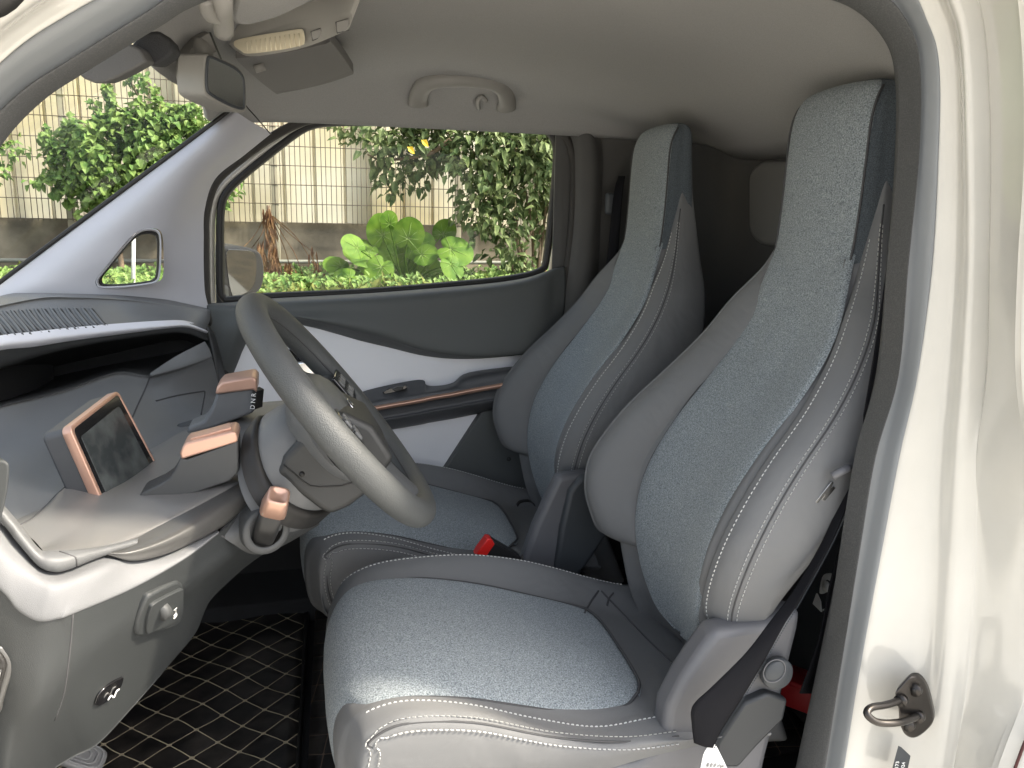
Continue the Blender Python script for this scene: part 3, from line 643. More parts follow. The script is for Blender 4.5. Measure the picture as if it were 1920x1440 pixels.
# rim and pale band around the near end
U = [(-90,840,1.02),(10,950,1.01),(44,991,1.005),(75,1029,1.0),(97,1033,.998),(145,1030,1.012),(200,1024,1.05),(260,1010,1.09)]
Wt = [(-90,868,.985),(6,984,.985),(31,1016,.98),(70,1060,.975),(97,1072,.975),(127,1069,.985),(194,1043,1.025),(255,1028,1.07)]
Um = [((a[0]+b[0])/2+1, (a[1]+b[1])/2-4, (a[2]+b[2])/2-.016) for a, b in zip(U, Wt)]
rim = loft('tray_rim', [[p+V(-.004, .02, -.03) for p in PP(U)], PP(U), PP(Um), PP(Wt), [p+V(0, .03, -.004) for p in PP(Wt)]], M['dash2'], dash, 6, 4)
trm = bvh_of(rim)
groove(trm, [(112,1034),(130,1040),(142,1046),(144,1062)], .0011, M['seam'], dash, 'panel_seam')
W0r = [(-90,872,.995),(6,985,.995),(31,1017,.99),(71,1062,.985),(97,1073,.985),(127,1070,.995),(194,1044,1.035),(250,1040,1.075),(312,1030,1.11),(408,994,1.165)]
W1r = [(-90,925,.965),(0,1030,.96),(40,1072,.957),(74,1092,.955),(100,1100,.955),(130,1094,.966),(200,1068,1.005),(250,1060,1.045),(320,1040,1.09),(410,996,1.155)]
W2r = [(-90,1030,.952),(0,1100,.948),(31,1136,.947),(60,1155,.946),(83,1160,.947),(110,1155,.952),(140,1145,.962),(250,1099,1.027),(344,1047,1.087),(411,998,1.15)]
W3r = [(x, y+4, Y+.012) for x, y, Y in W2r]
band = loft('pale_band', [PP(r) for r in (W0r, W1r, W2r, W3r)], M['band'], dash, 7, 6)
F = [
 [(x, y+3, Y+.004) for x, y, Y in W2r]+[(500,930,1.24),(600,960,1.38)],
 [(-90,1160,.965),(0,1170,.955),(35,1200,.953),(68,1212,.953),(95,1208,.957),(120,1200,.965),(150,1185,.978),(250,1130,1.04),(344,1075,1.105),(415,1025,1.165),(500,965,1.255),(597,970,1.38)],
 [(-90,1270,.975),(0,1275,.962),(38,1300,.958),(72,1298,.958),(98,1280,.966),(122,1265,.976),(152,1240,.99),(250,1165,1.052),(344,1105,1.122),(420,1052,1.18),(500,1000,1.27),(594,981,1.38)],
 [(-90,1380,.99),(0,1375,.975),(30,1370,.975),(60,1360,.98),(92,1340,.99),(118,1320,1.003),(152,1295,1.02),(240,1225,1.08),(316,1165,1.15),(385,1105,1.22),(455,1050,1.3),(550,1005,1.39)],
 [(-90,1600,1.01),(0,1540,1.01),(30,1490,1.03),(66,1462,1.055),(100,1435,1.085),(140,1410,1.1),(184,1386,1.12),(249,1318,1.16),(323,1234,1.22),(371,1176,1.27),(397,1121,1.31),(469,1053,1.4)]]
F.append([(x-2, y+2, Y+.02) for x, y, Y in F[-1]])
F.append([(x+12, y-40, Y+.16) for x, y, Y in F[-1]])
fas = loft('lower_fascia', [PP(r) for r in F], M['fascia'], dash, 6, 6)
tf = bvh_of(fas)
groove(tf, [(137,1150),(133,1200),(128,1245),(120,1300),(103,1350)], .0013, M['seam'], dash, 'panel_seam')
tube('pull_seam', on_curve(tf, [(409,1001),(440,1018),(475,1035),(500,1038),(530,1015)], .0, 5)[0], .0014, M['seam'], dash, sides=6)
# the long glossy lip in front of the tray
LT = [(199,1031,1.045),(240,1018,1.07),(300,988,1.11),(360,957,1.15),(420,921,1.20),(470,892,1.245),(497,884,1.27),(506,896,1.275)]
LM = [(199,1036,1.03),(245,1032,1.04),(305,1012,1.07),(365,982,1.11),(424,945,1.16),(472,915,1.21),(499,902,1.25),(505,902,1.27)]
LB = [(200,1039,1.035),(245,1051,1.045),(300,1042,1.075),(355,1020,1.12),(412,990,1.17),(450,958,1.215),(485,925,1.25),(502,908,1.27)]
lip = loft('tray_lip', [[p+V(-.01, .01, 0) for p in PP(LT)], PP(LT), PP(LM), PP([(a[0], (a[1]*.45+b[1]*.55), min(a[2], b[2])-.002) for a, b in zip(LM, LB)]), PP(LB), [p+V(-.02, .05, .0) for p in PP(LB)]], M['lip'], dash, 6, 5)
# ---- rotary headlamp-level control on the fascia
def plate_on(name, t, outline, thick, m, parent, bev=.002, lift=.001, ncr=4, flat=True):
    pts, nn = on_curve(t, outline, 0, ncr, True)
    n = sum(nn, V(0, 0, 0)).normalized(); c = sum(pts, V(0, 0, 0))/len(pts)
    if flat: pts = [p-n*(p-c).dot(n) for p in pts]
    pts = [p+n*(lift+thick) for p in pts]
    return prism(name, pts, -n*(thick+.006), m, parent, bev=bev, seg=3), n, c
lc, n1, c1 = plate_on('level_control', tf, [(250,1183),(256,1150),(268,1116),(285,1105),(325,1089),(338,1092),(342,1102),(338,1130),(326,1158),(310,1170),(262,1188)], .006, M['fascia'], dash, bev=.004)
p2_, _, _ = plate_on('bezel', tf, [(266,1178),(271,1140),(280,1123),(330,1101),(337,1104),(334,1128),(322,1152),(276,1178)], .009, M['fascia'], lc, bev=.002)
wc, nn_ = on(tf, 299, 1140)
ax = (on(tf, 322, 1120)[0]-on(tf, 276, 1160)[0]).normalized()
wh = tube('thumb_wheel', [wc+nn_*.002-ax*.006, wc+nn_*.002+ax*.006], .016, M['dash'], lc, sides=20)
a0, _ = on(tf, 318, 1147); a1, _ = on(tf, 319, 1112)
text('Q 0 - - 1', a0+n1*.012, a1-a0, -ax, .0085, M['white'], parent=lc)
pl, n2, _ = plate_on('oval_badge', tf, [(176,1316),(184,1298),(205,1280),(224,1270),(229,1270),(224,1286),(208,1306),(188,1320),(178,1321)], .002, M['gloss'], dash, bev=.001)
cc, _ = on_curve(tf, [(196,1308),(202,1300),(207,1303),(212,1292),(217,1288)], .006, 4)
tube('badge_mark', cc, .0011, M['white'], pl, sides=6)
# ---- end vent, cut by the left edge
vt = prism('side_vent', cr([P(x, y, .955) for x, y in ((-60,1215),(-5,1212),(10,1222),(21,1240),(21,1262),(12,1290),(2,1320),(-8,1345),(-60,1350))], 4, True), (0, .02, 0), M['lip'], dash, bev=.004)
prism('vent_mouth', cr([P(x, y, .950) for x, y in ((-60,1228),(-8,1226),(4,1234),(10,1248),(8,1262),(0,1290),(-12,1330),(-60,1335))], 4, True), (0, .01, 0), M['black'], vt, bev=.002)
tube('vent_knob', [P(-20,1262,.945), P(2,1264,.945)], .006, M['chrome'], vt)
# ---- upright stalk at the left edge
prism('side_stalk', cr([P(x, y, .93) for x, y in ((-40,864),(-2,862),(14,866),(19,876),(18,900),(14,930),(6,965),(-2,990),(-40,1000))], 3, True), (-.02, .03, 0), M['fascia'], dash, bev=.005, seg=3)
# ================================================================== SCREEN
scr = thing('dash_screen', 'dusty dark display with copper coloured frame standing on the dashboard tray', 'display screen')
a, b, c, d = P(132,802,1.20), P(221,733,1.36), P(300,882,1.36), P(206,970,1.20)
nS = (b-a).cross(d-a).normalized()
if nS.dot(CAMP-a) < 0: nS = -nS
def bil(u, v): return a.lerp(b, u).lerp(d.lerp(c, u), v)
def rr(u0_, u1_, v0_, v1_, r, lift, n=4):
    out = []
    for cu, cv, a0 in ((u1_-r, v0_+r, -90), (u1_-r, v1_-r, 0), (u0_+r, v1_-r, 90), (u0_+r, v0_+r, 180)):
        for k in range(n+1):
            t = math.radians(a0+90*k/n); out.append(bil(cu+r*math.cos(t), cv+r*math.sin(t))+nS*lift)
    return out
prism('housing', rr(0, 1, 0, 1, .07, -.012), -nS*.032, M['armr'], scr, bev=.004, seg=3)
o1 = rr(-.01, 1.01, -.01, 1.01, .07, 0); i1 = rr(.035, .985, .035, .985, .05, 0)
frame_strip('copper_frame', i1, o1, -nS*.014, M['copper'], scr, bev=.0012)
prism('glass_front', rr(.03, .99, .03, .99, .05, -.0012), -nS*.006, M['gloss'], scr, bev=.0006)
prism('display', rr(.10, .90, .14, .97, .03, -.0006), -nS*.004, M['screen'], scr, bev=.0003)
# ================================================================== SELECTOR PODS
pod = thing('gear_selector', 'larger dark pod with ribbed copper cap on the dashboard tray, nearest the wheel', 'control pod')
bo = [(446,826),(448,880),(444,890),(430,903),(360,927),(290,944),(268,948),(256,942),(256,934),(268,923),(300,908),(318,896),(328,880),(338,858),(350,862)]
prism('pod_body', [P(x, y, 1.20) for x, y in bo], (0.0, .055, 0), M['dash'], pod, bev=.007, seg=4)
co_ = [(340,862),(337,850),(342,838),(349,831),(436,809),(443,812),(446,820),(445,829)]
cap = prism('copper_cap', [P(x, y, 1.196) for x, y in co_], (0, .062, 0), M['copper'], pod, bev=.006, seg=3)
ca = [P(357,826,1.209), P(434,805,1.209), P(431,796,1.243), P(362,816,1.243)]
cn = V(0, 0, 1)
prism('cap_inset', [p+cn*.0035 for p in ca], -cn*.004, M['copper'], pod, bev=.001)
pod2 = thing('drive_mode_pod', 'smaller grey pod with flat copper cap and lettered strip, farther back on the tray', 'control pod')
prism('pod_body', [P(x, y, 1.52) for x, y in ((406,738),(470,724),(476,724),(478,768),(474,775),(440,788),(390,806),(350,815),(352,802),(382,790),(396,768))], (0, .07, 0), M['dash2'], pod2, bev=.006, seg=3)
prism('copper_cap', [P(x, y, 1.512) for x, y in ((403,740),(406,727),(415,717),(474,706),(482,712),(482,737),(474,731))], (0, .085, 0), M['copper'], pod2, bev=.004, seg=3)
prism('lettered_strip', [P(x, y, 1.515) for x, y in ((473,729),(482,734),(479,768),(471,768))], (0.012, .02, 0), M['black'], pod2, bev=.001)
a = P(477, 768, 1.511); text('D N R', a, P(480.5, 732, 1.511)-a, P(470, 767, 1.511)-a, .0115, M['white'], parent=pod2)
# ================================================================== STEERING WHEEL
AL = math.radians(38); nW = V(math.cos(AL), -.04, math.sin(AL)).normalized(); uW = V(-math.sin(AL), 0, math.cos(AL)); vW = nW.cross(uW)*-1
if vW.y < 0: vW = -vW
W0 = P(640, 770, 1.25)
def WP(u, v, k): return W0+uW*u+vW*v+nW*k
sw = thing('steering_wheel', 'grey leather steering wheel in front of the near seat', 'steering wheel')
Rw = .205
ring = [WP(Rw*math.cos(t*2*math.pi/96)*(1 if math.cos(t*2*math.pi/96) > -.6 else .985), Rw*math.sin(t*2*math.pi/96), 0) for t in range(96)]
tube('rim', ring, .0225, M['wheel'], sw, closed=True, sides=20)
seam_r = Rw-.0225
tube('rim_seam', [WP(seam_r*math.cos(t*2*math.pi/96)*(1 if math.cos(t*2*math.pi/96) > -.6 else .985), seam_r*math.sin(t*2*math.pi/96), .004) for t in range(96)], .0012, M['seam'], sw, closed=True, sides=6)
# hub: domed pad and three spokes
def hub_ring(r1, r2, k, m=40):
    out = []
    for i in range(m):
        t = 2*math.pi*i/m; c_, s_ = math.cos(t), math.sin(t)
        rad = 1/((abs(c_)**3+abs(s_)**3)**(1/3))
        out.append(WP(c_*r1*rad-.015, s_*r2*rad, k))
    return out
hubrows = [hub_ring(.07, .085, -.065), hub_ring(.086, .10, -.05), hub_ring(.094, .108, -.025), hub_ring(.088, .10, -.002), hub_ring(.07, .08, .010), hub_ring(.035, .04, .015), hub_ring(.001, .001, .016)]
g = [r for r in hubrows]; n = 40
hub = mesh_obj('hub_pad', [v for r in g for v in r], grid_faces(len(g), n, True), M['hub'], sw, sub=1)
for s in (-1, 1):
    loft('spoke', [[WP(u_, s*v_, k_) for u_, k_ in ((w_, -.03+z), (w_*.5, -.012+z), (-w_*.7, -.012+z), (-w_-.01, -.03+z), (-w_*.7, -.045+z), (w_*.5, -.045+z))] for v_, w_, z in ((.07, .045, 0), (.11, .036, .002), (.15, .03, .008), (.185, .03, .018), (.21, .034, .024))], M['hub'], sw, 4, 5, closed=True)
    sp = [[WP(.02, s*.10, -.006), WP(.02, s*.16, .002), WP(-.012, s*.16, .002), WP(-.02, s*.10, -.006)]]
    bp_ = prism('button_plate', [WP(.030, s*.100, .006), WP(.028, s*.168, .012), WP(-.022, s*.168, .012), WP(-.034, s*.100, .006)], nW*.006, M['gloss'], sw, bev=.002)
    for q, (uu, vv) in enumerate(((.012, .112), (.012, .13), (.012, .148), (-.010, .112), (-.010, .13), (-.010, .148))):
        box('button', WP(uu, s*vv, .013+(vv-.1)*.09), (.004, .012, .014), M['dash2'], bp_, rot=Matrix((nW, vW, uW)).transposed(), bev=.0015)
loft('spoke', [[WP(u_, v_, k_) for v_, k_ in ((w_, -.03+z), (w_*.6, -.012+z), (-w_*.6, -.012+z), (-w_, -.03+z), (-w_*.6, -.045+z), (w_*.6, -.045+z))] for u_, z, w_ in ((-.05, .010, .075), (-.09, .012, .062), (-.13, .014, .048), (-.17, .018, .040), (-.205, .024, .044))], M['hub'], sw, 4, 5, closed=True)
em = tube('emblem', [WP(.018*math.cos(t*.3927)-.01, .014*math.sin(t*.3927), .018) for t in range(16)], .0016, M['chrome'], sw, closed=True, sides=6)
tube('emblem_bar', [WP(-.022, 0, .018), WP(.0, .006, .018), WP(.004, -.006, .018)], .0014, M['chrome'], em, sides=6)
# ================================================================== STEERING COLUMN
colm = thing('steering_column', 'grey barrel and dark shroud behind the steering wheel', 'steering column')
CC = P(562, 862, 1.25)-W0; KC = CC.dot(nW); UC = CC.dot(uW)
def rings(name, spec, m, parent, N=48, cap=True):
    vs = []
    for k, ru, rv, bow in spec:
        for i in range(N):
            t = 2*math.pi*i/N; c_, s_ = math.cos(t), math.sin(t)
            vs.append(WP(c_*ru+UC*(k/-.125 if k < -.06 else .5), s_*rv, KC+(k+.125)-bow*max(0, -s_)**1.5*(1 if vW.y > 0 else -1)))
    f = grid_faces(len(spec), N, True)
    if cap: f += [tuple(range(N)), tuple(range((len(spec)-1)*N, len(spec)*N))[::-1]]
    return mesh_obj(name, vs, f, m, parent)
rings('barrel', [(-.18, .080, .085, .03), (-.14, .086, .09, .03), (-.12, .087, .09, .028), (-.10, .082, .086, .022), (-.085, .076, .08, .015), (-.076, .070, .074, .01), (-.073, .064, .066, .006), (-.071, .03, .03, .0)], M['dash2'], colm)
rings('barrel_gap', [(-.16, .092, .096, .034), (-.138, .0945, .0985, .034), (-.132, .094, .098, .034), (-.128, .090, .094, .033), (-.13, .082, .086, .03)], M['black'], colm)
tube('column_neck', [WP(0, 0, -.14), WP(0, 0, -.03)], .045, M['dash'], colm, sides=24)
def sect(k, hw, top_, bot, r=.03):
    out = []
    for cv, cu, a0 in ((hw-r, top_-r, 0), (-(hw-r), top_-r, 90), (-(hw-r), -bot+r, 180), (hw-r, -bot+r, 270)):
        for q in range(5):
            t = math.radians(a0+90*q/4); out.append(WP(cu+r*math.sin(t), cv+r*math.cos(t), k))
    return out
sh = [sect(-.045, .05, .01, .09, .03), sect(-.052, .066, .022, .112, .03), sect(-.09, .076, .022, .122, .03), sect(-.125, .080, .016, .122, .03), sect(-.20, .08, .0, .11, .03)]
shr = prism('shroud', [P(x, y, 1.165) for x, y in ((577,812),(545,843),(531,858),(526,873),(516,886),(545,915),(602,958),(622,967),(655,952),(700,918),(740,860),(700,800),(640,770))], (0, .17, 0), M['column'], colm, bev=.010, seg=4)
tube('shroud_seam', [P(x, y, 1.1645) for x, y in ((531,871),(552,888),(568,902),(582,911),(600,913),(640,911),(660,905))], .0012, M['black'], shr, sides=6)
tube('screw_hole', [P(566, 889, 1.168), P(566, 889, 1.1635)], .0042, M['black'], shr, sides=14)
# ================================================================== SEATS
def table(zs, vs, n=8):
    c = cr([V(z, v, 0) for z, v in zip(zs, vs)], n)
    def f(z):
        if z <= c[0].x: return c[0].y
        for a, b in zip(c, c[1:]):
            if z <= b.x: return a.y+(b.y-a.y)*(z-a.x)/max(1e-9, b.x-a.x)
        return c[-1].y
    return f
x0 = table([.58, .66, .74, .85, .93, 1.0, 1.085, 1.18, 1.27, 1.36, 1.44, 1.53, 1.62, 1.70], [.73, .685, .655, .634, .640, .662, .712, .785, .842, .870, .882, .887, .890, .90])
wR = table([.58, .74, .80, .85, .90, .95, 1.0, 1.1, 1.2, 1.3, 1.37, 1.45, 1.56, 1.70], [.185, .20, .20, .20, .214, .224, .228, .218, .198, .165, .142, .126, .118, .112])
dR = table([.58, .74, .80, .85, .90, .95, 1.0, 1.1, 1.2, 1.3, 1.37, 1.45, 1.56, 1.70], [.045, .045, .04, .045, .062, .070, .070, .056, .034, .018, .006, 0, -.012, -.02])
tk = table([.58, .8, 1.0, 1.1, 1.2, 1.3, 1.365, 1.5, 1.62, 1.70], [.15, .17, .195, .185, .15, .115, .10, .075, .06, .05])
YS = 1.25
def seatback_pt(z, u, dx): return V(x0(z)+dx, YS+u, z)
def make_seat(label, name):
    root = thing(name, label, 'car seat', 'front seats of the van')
    # core of the back (grey shell)
    rows = []
    for z in (.57, .62, .70, .78, .86, .94, 1.02, 1.10, 1.18, 1.26, 1.33, 1.40):
        w_, d_, t_ = wR(z)-.03, dR(z)*.45, tk(z)*(.6 if z < 1.0 else .75); k = 1 if z < 1.3 else .9
        w_ = min(w_, .118+max(0, (1.40-z))*.6)
        rows.append([seatback_pt(z, u, dx) for u, dx in ((w_, t_*.9), (w_+.012, .04), (w_, -d_), (.13 if w_ > .14 else w_*.9, .002), (0, .016), (-.13 if w_ > .14 else -w_*.9, .002), (-w_, -d_), (-w_-.012, .04), (-w_, t_*.9), (0, t_*.95))])
    loft('back_shell', rows, M['leather'], root, 5, 5, closed=True, cap=True)
    # fabric core: neck and headrest in one
    rows = []
    for z, kx, kt, ku in ((1.12, .01, .9, 1), (1.22, .004, .9, 1), (1.32, 0, .95, 1), (1.42, 0, 1, 1), (1.50, 0, 1, 1), (1.58, 0, 1, 1), (1.63, .001, 1, .995), (1.66, .004, .98, .97), (1.678, .010, .85, .90), (1.687, .018, .55, .76), (1.690, .022, .4, .5)):
        b = .113 if z > 1.3 else .117; b *= ku; t_ = tk(z)*kt; x_ = kx
        rt_ = .010
        rows.append([seatback_pt(z, u, dx) for u, dx in ((b, t_), (b+.003, t_*.5+x_), (b, x_+.014), (b-rt_, x_+.001), (b*.5, x_-.006), (0, x_-.008), (-b*.5, x_-.006), (-b+rt_, x_+.001), (-b, x_+.014), (-b-.003, t_*.5+x_), (-b, t_), (0, t_+.01))])
    hr = loft('headrest', rows, M['fabric'], root, 4, 5, closed=True, cap=True)
    hr.data.materials.append(M['fabric_d']); nc_ = 48
    for fi_, p_ in enumerate(hr.data.polygons):
        if len(p_.vertices) == 4 and ((fi_ % nc_) < 10 or 30 <= (fi_ % nc_)): p_.material_index = 1
    for s in (1, -1):
        c = [seatback_pt(z, s*.1105, .0035) for z in (1.16, 1.24, 1.32, 1.40, 1.48, 1.56, 1.62)]+[seatback_pt(1.655, s*.109, .008), seatback_pt(1.675, s*.104, .018)]
        tube('seam', cr(c, 5), .0022, M['seam'], hr, sides=6)
    # blue centre panel of the back
    bz = table([.70, .712, .735, .77, .85, .95, 1.1, 1.3, 1.42], [.0, .058, .088, .112, .131, .138, .134, .124, .111], 6)
    rows = []
    for z in (.701, .708, .72, .74, .77, .81, .86, .92, .98, 1.04, 1.10, 1.16, 1.22, 1.28, 1.34, 1.40, 1.44):
        b0 = max(.004, bz(z)); ex = .042*min(1, max(0, (z-.72)/.10))*min(1, max(0, (1.40-z)/.16))
        r = []
        for q in (-1.0, -.97, -.8, -.4, 0, .4, .8, .97, 1.0):
            b = b0+(ex if q < 0 else 0)
            edge = .010 if abs(q) == 1 else (.002 if abs(q) > .9 else -.003)
            tip = max(0, (.715-z))*.5
            r.append(seatback_pt(z, b*q, -.006+edge+.010*(1-q*q)*(1 if z < 1.2 else max(0, (1.34-z)/.14))+tip+max(0, z-1.38)*.25-(ex*.55*abs(q)**2 if q < 0 else 0)))
        rows.append(r)
    loft('back_panel', rows, M['fabric'], root, 3, 3)
    tube('piping', cr([seatback_pt(z, bz(z)+.001, .001) for z in (1.34, 1.22, 1.10, .98, .86, .78, .74, .715)]+[seatback_pt(.7, 0, .002)]+[seatback_pt(z, -bz(z)-.001, .001) for z in (.715, .735)], 5), .0024, M['seam'], root, sides=6)
    # side bolsters
    for s in (1, -1):
        rows = []
        zs = (.822, .826, .84, .87, .92, .98, 1.04, 1.10, 1.17, 1.24, 1.31, 1.38, 1.45, 1.52, 1.58, 1.62)
        for i, z in enumerate(zs):
            w_, d_, t_ = wR(z), dR(z), tk(z)
            e = 1.0
            if z < .85: e = (.55, .80, .97)[i] if i < 3 else 1
            if z > 1.34: e = max(.12, 1-(z-1.34)/.28*.9)
            t_ *= (.46 if z < .86 else min(1, .46+(z-.86)*1.75))
            inn = min(.075, .02+max(0, (1.5-z))*.35)
            zo = z-(.0 if z > .9 else (.9-z)*.25)
            def q(u, dx, dz=0):
                if z > 1.30:
                    f_ = min(1, (z-1.30)/.26); dx = dx+(max(.045, t_*.55)-dx)*f_ if dx < .045 else dx; u = .112+(u-.112)*(1-f_)*1.0+.006*(1-f_)
                return V(x0(z)+(dx if dx > .03 else .03+(dx-.03)*e), YS+s*u, z+dz)
            dn = d_*.36 if s < 0 else d_
            if s < 0:
                rows.append([q(w_-.034, .040), q(w_-.030, .004), q(w_-.018, -dn-.004), q(w_-.006, -dn-.007), q(w_+.014, -dn), q(w_+.032, .012-dn*.6, -.004), q(w_+.040, .045, -.008), q(w_+.036, .045+(t_-.045)*.5, -.01), q(w_+.018, t_, -.01), q(w_-.02, t_*.95)])
            else: rows.append([q(w_-inn-.004, .030), q(w_-inn, .004-d_*.35), q(w_-inn*.55, -d_-.006), q(w_-.006, -d_-.016), q(w_+.014, -d_-.004), q(w_+.030, .012-d_*.5, -.004), q(w_+.038, .045, -.008), q(w_+.034, .045+(t_-.045)*.5, -.01), q(w_+.018, t_, -.01), q(w_-.02, t_*.95)])
        bo = loft('side_bolster', rows, M['leather'], root, 5, 5, closed=False, cap=False)
        g = fine(rows, 5, 5)
        # close the lower end
        me = bo.data; bm = bmesh.new(); bm.from_mesh(me); bm.verts.ensure_lookup_table()
        C_ = len(g[0]); bmesh.ops.contextual_create(bm, geom=[bm.verts[i] for i in range(C_)]); bm.to_mesh(me); bm.free()
        cc = [r[15] for r in g]   # ridge column index 3*5
        nr = lambda p: V(-.8, -.5*(-s) if False else s*.3, .25).normalized()
        col_st = [r[16] for r in g][3:60]
        if s == 1:
            tube('bolster_piping', col_st, .0022, M['leather'], bo, sides=6); continue
        stitches('stitching', col_st, M['thread'], bo, lambda p: V(-.9, s*.3, .2).normalized(), lift=.0012)
        for ci in (24, 26):
            stitches('stitching', [r[ci] for r in g][3:62], M['thread'], bo, lambda p: V(-.55, s*.8, .1).normalized(), lift=.0012)
        tube('bolster_seam', [r[25] for r in g][1:64], .0015, M['seam'], bo, sides=6)
        tube('bolster_piping', [r[0]*.0+r[4] for r in g][1:50], .0016, M['seam'], bo, sides=6)
        tube('lower_piping', [g[2][i] for i in range(6, 40)], .0028, M['leather'], bo, sides=8)
    # cushion
    RX = [.075, .040, .030, .040, .068, .13, .22, .32, .42, .50, .57, .64, .70]
    RZ = [.585, .62, .69, .745, .776, .788, .781, .757, .726, .702, .682, .668, .66]
    NS = [0, 0, 0, -.004, -.006, -.008, -.020, -.034, -.034, -.010, .012, .02, .02]      # near stitched edge
    ND = [0, 0, 0, -.010, -.022, -.016, -.024, -.036, -.036, -.014, -.004, 0, 0]
    FS = [0, 0, 0, -.008, -.004, .006, .018, .036, .046, .044, .038, .03, .03]
    SB = [.585, .60, .61, .61, .61, .615, .62, .63, .64, .65, .655, .66, .655]
    rows = []
    for i in range(len(RX)):
        x, z = RX[i], RZ[i]; cnr = (.035, .035, .035, .03, .016, .004, 0, 0, 0, 0, 0, 0, 0)[i]
        sb = SB[i]
        rows.append([V(x+cnr*1.2, YS-.255, min(sb, z-.01)), V(x+cnr, YS-.268, (sb+z+ND[i])/2+.01), V(x+cnr*.8, YS-.262, z+ND[i]), V(x+cnr*.35, YS-.222, z+NS[i]), V(x, YS-.19, z-.004+NS[i]*.80), V(x, YS-.08, z-.004+NS[i]*.14), V(x, YS, z-.004), V(x, YS+.08, z-.004),
                     V(x, YS+.155, z-.002), V(x+cnr*.35, YS+.215, z+FS[i]), V(x+cnr*.8, YS+.24, z+FS[i]-.012), V(x+cnr, YS+.248, (sb+z+FS[i])/2), V(x+cnr*1.2, YS+.24, min(sb, z-.01))])
    cu = loft('cushion', rows, M['leather'], root, 5, 5)
    g = fine(rows, 5, 5)
    stitches('stitching', [r[15].lerp(r[16], .0) for r in g][20:50], M['thread'], cu, lambda p: V(0, -.3, 1).normalized(), lift=.0015)
    stitches('stitching', [r[46] for r in g][18:57], M['thread'], cu, lambda p: V(-.1, -.3, 1).normalized(), lift=.0012)
    # the looping double seam on the side
    def side(fr): return None
    dd = [r[10] for r in g][16:49]
    lead = [V(.100, YS-.267, .612), V(.083, YS-.268, .65), V(.076, YS-.268, .70), V(.082, YS-.266, .738)]
    curve = cr(lead+[dd[3], dd[8], dd[14], dd[20], dd[26], dd[32]], 8)
    up_ = [p+V(-.006 if p.x < .1 else 0, .006 if p.x > .1 else 0, .005 if p.x > .09 else 0) for p in curve]
    dn_ = [p+V(.007 if p.x < .1 else 0, -.003 if p.x > .1 else 0, -.008 if p.x > .09 else 0) for p in curve]
    stitches('stitching', [p+V(0, -.001, .001) for p in up_], M['thread'], cu, lambda p: V(-.1, -.7, .6).normalized(), lift=.0015)
    stitches('stitching', [p+V(0, -.003, 0) for p in dn_], M['thread'], cu, lambda p: V(0, -1, .1).normalized(), lift=.0015)
    tube('cushion_seam', [p+V(0, .0008, 0) for p in curve], .0018, M['seam'], cu, sides=6)
    # blue fabric panel of the cushion
    rows = []
    UN = [-.20, -.205, -.208, -.212, -.212, -.210, -.205, -.196, -.188, -.180]; UF = [.19, .188, .185, .182, .178, .172, .166, .160, .156, .154]
    for i in range(10):
        x, z = RX[i], RZ[i]; n_ = V(-1, 0, 0) if i < 3 else V((-.8, -.45, -.1, .05, .1, .1, .1)[i-3], 0, 1).normalized()
        r = []
        for q in (-1, -.97, -.75, -.35, 0, .35, .75, .97, 1):
            u = (UN[i]+UF[i])/2+q*(UF[i]-UN[i])/2
            lift = -.006 if abs(q) == 1 else (.001 if abs(q) > .9 else .004+.004*(1-q*q))
            cx = (.035*max(0, abs(q)-.7)/.3 if i < 4 else .01*max(0, abs(q)-.7)/.3 if i == 4 else 0)
            rx = x
            if i >= 8: rx = x-(abs(q)**8)*.008*(i-7)
            zz = z-.003+(NS[i]*.82*abs(q)**2.2 if q < 0 else FS[i]*.25*q**6)
            r.append(V(rx+cx, YS+u, zz)+n_*lift)
        rows.append(r)
    last = []
    for q in (-1, -.97, -.75, -.35, 0, .35, .75, .97, 1):
        last.append(V(.538-(abs(q)**6)*.022+(q+1)*.008, YS-.012+q*.150, .690+(.004 if abs(q) > .9 else 0)))
    rows.append(last)
    rows.append([p+V(.006, 0, -.012) for p in last])
    loft('cushion_panel', rows, M['fabric'], root, 4, 5)
    ed = [r[0] for r in rows[3:-1]]+[p for p in rows[-2]][1:]+[r[-1] for r in rows[3:-2]][::-1]
    tube('panel_seam', cr([p+V(0, 0, .004) for p in ed], 4), .0026, M['seam'], cu, sides=6)
    # creases where side panel meets the front
    for k in range(3):
        tube('fold', cr([V(.055+.006*k, YS-.222-.008*k, .70-.02*k), V(.06, YS-.235, .69-.022*k), V(.075, YS-.25, .685-.02*k)], 4), .004, M['fabric'], cu, sides=8)
    # rear junction roll
    if False: loft('rear_roll', [[V(.555, YS+u, .694+.0*u), V(.58, YS+u, .700), V(.61, YS+u, .692), V(.65, YS+u, .672)] for u in (-.235, -.2, -.1, 0, .1, .2, .235)], M['leather'], root, 5, 4)
    # tray underneath
    prism('seat_base', [V(.10, YS-.22, .36), V(.085, YS-.22, .60), V(.66, YS-.22, .64), V(.72, YS-.22, .36)], (0, .44, 0), M['seatpl_d'], root, bev=.01)
    return root
def copy_tree(o, parent=None, off=None):
    c = o.copy(); COL.objects.link(c); c.parent = parent
    if off is not None: c.location = o.location+off
    for ch in list(o.children): copy_tree(ch, c)
    return c
seat = make_seat('grey and denim blue car seat nearest the open door, with its round recline knob', 'front_seat')
OFF = V(-.035, .65, 0)
seat2 = copy_tree(seat, None, OFF)
s2_first = True
seat2['label'] = 'grey and denim blue car seat on the far side, beside the passenger door'
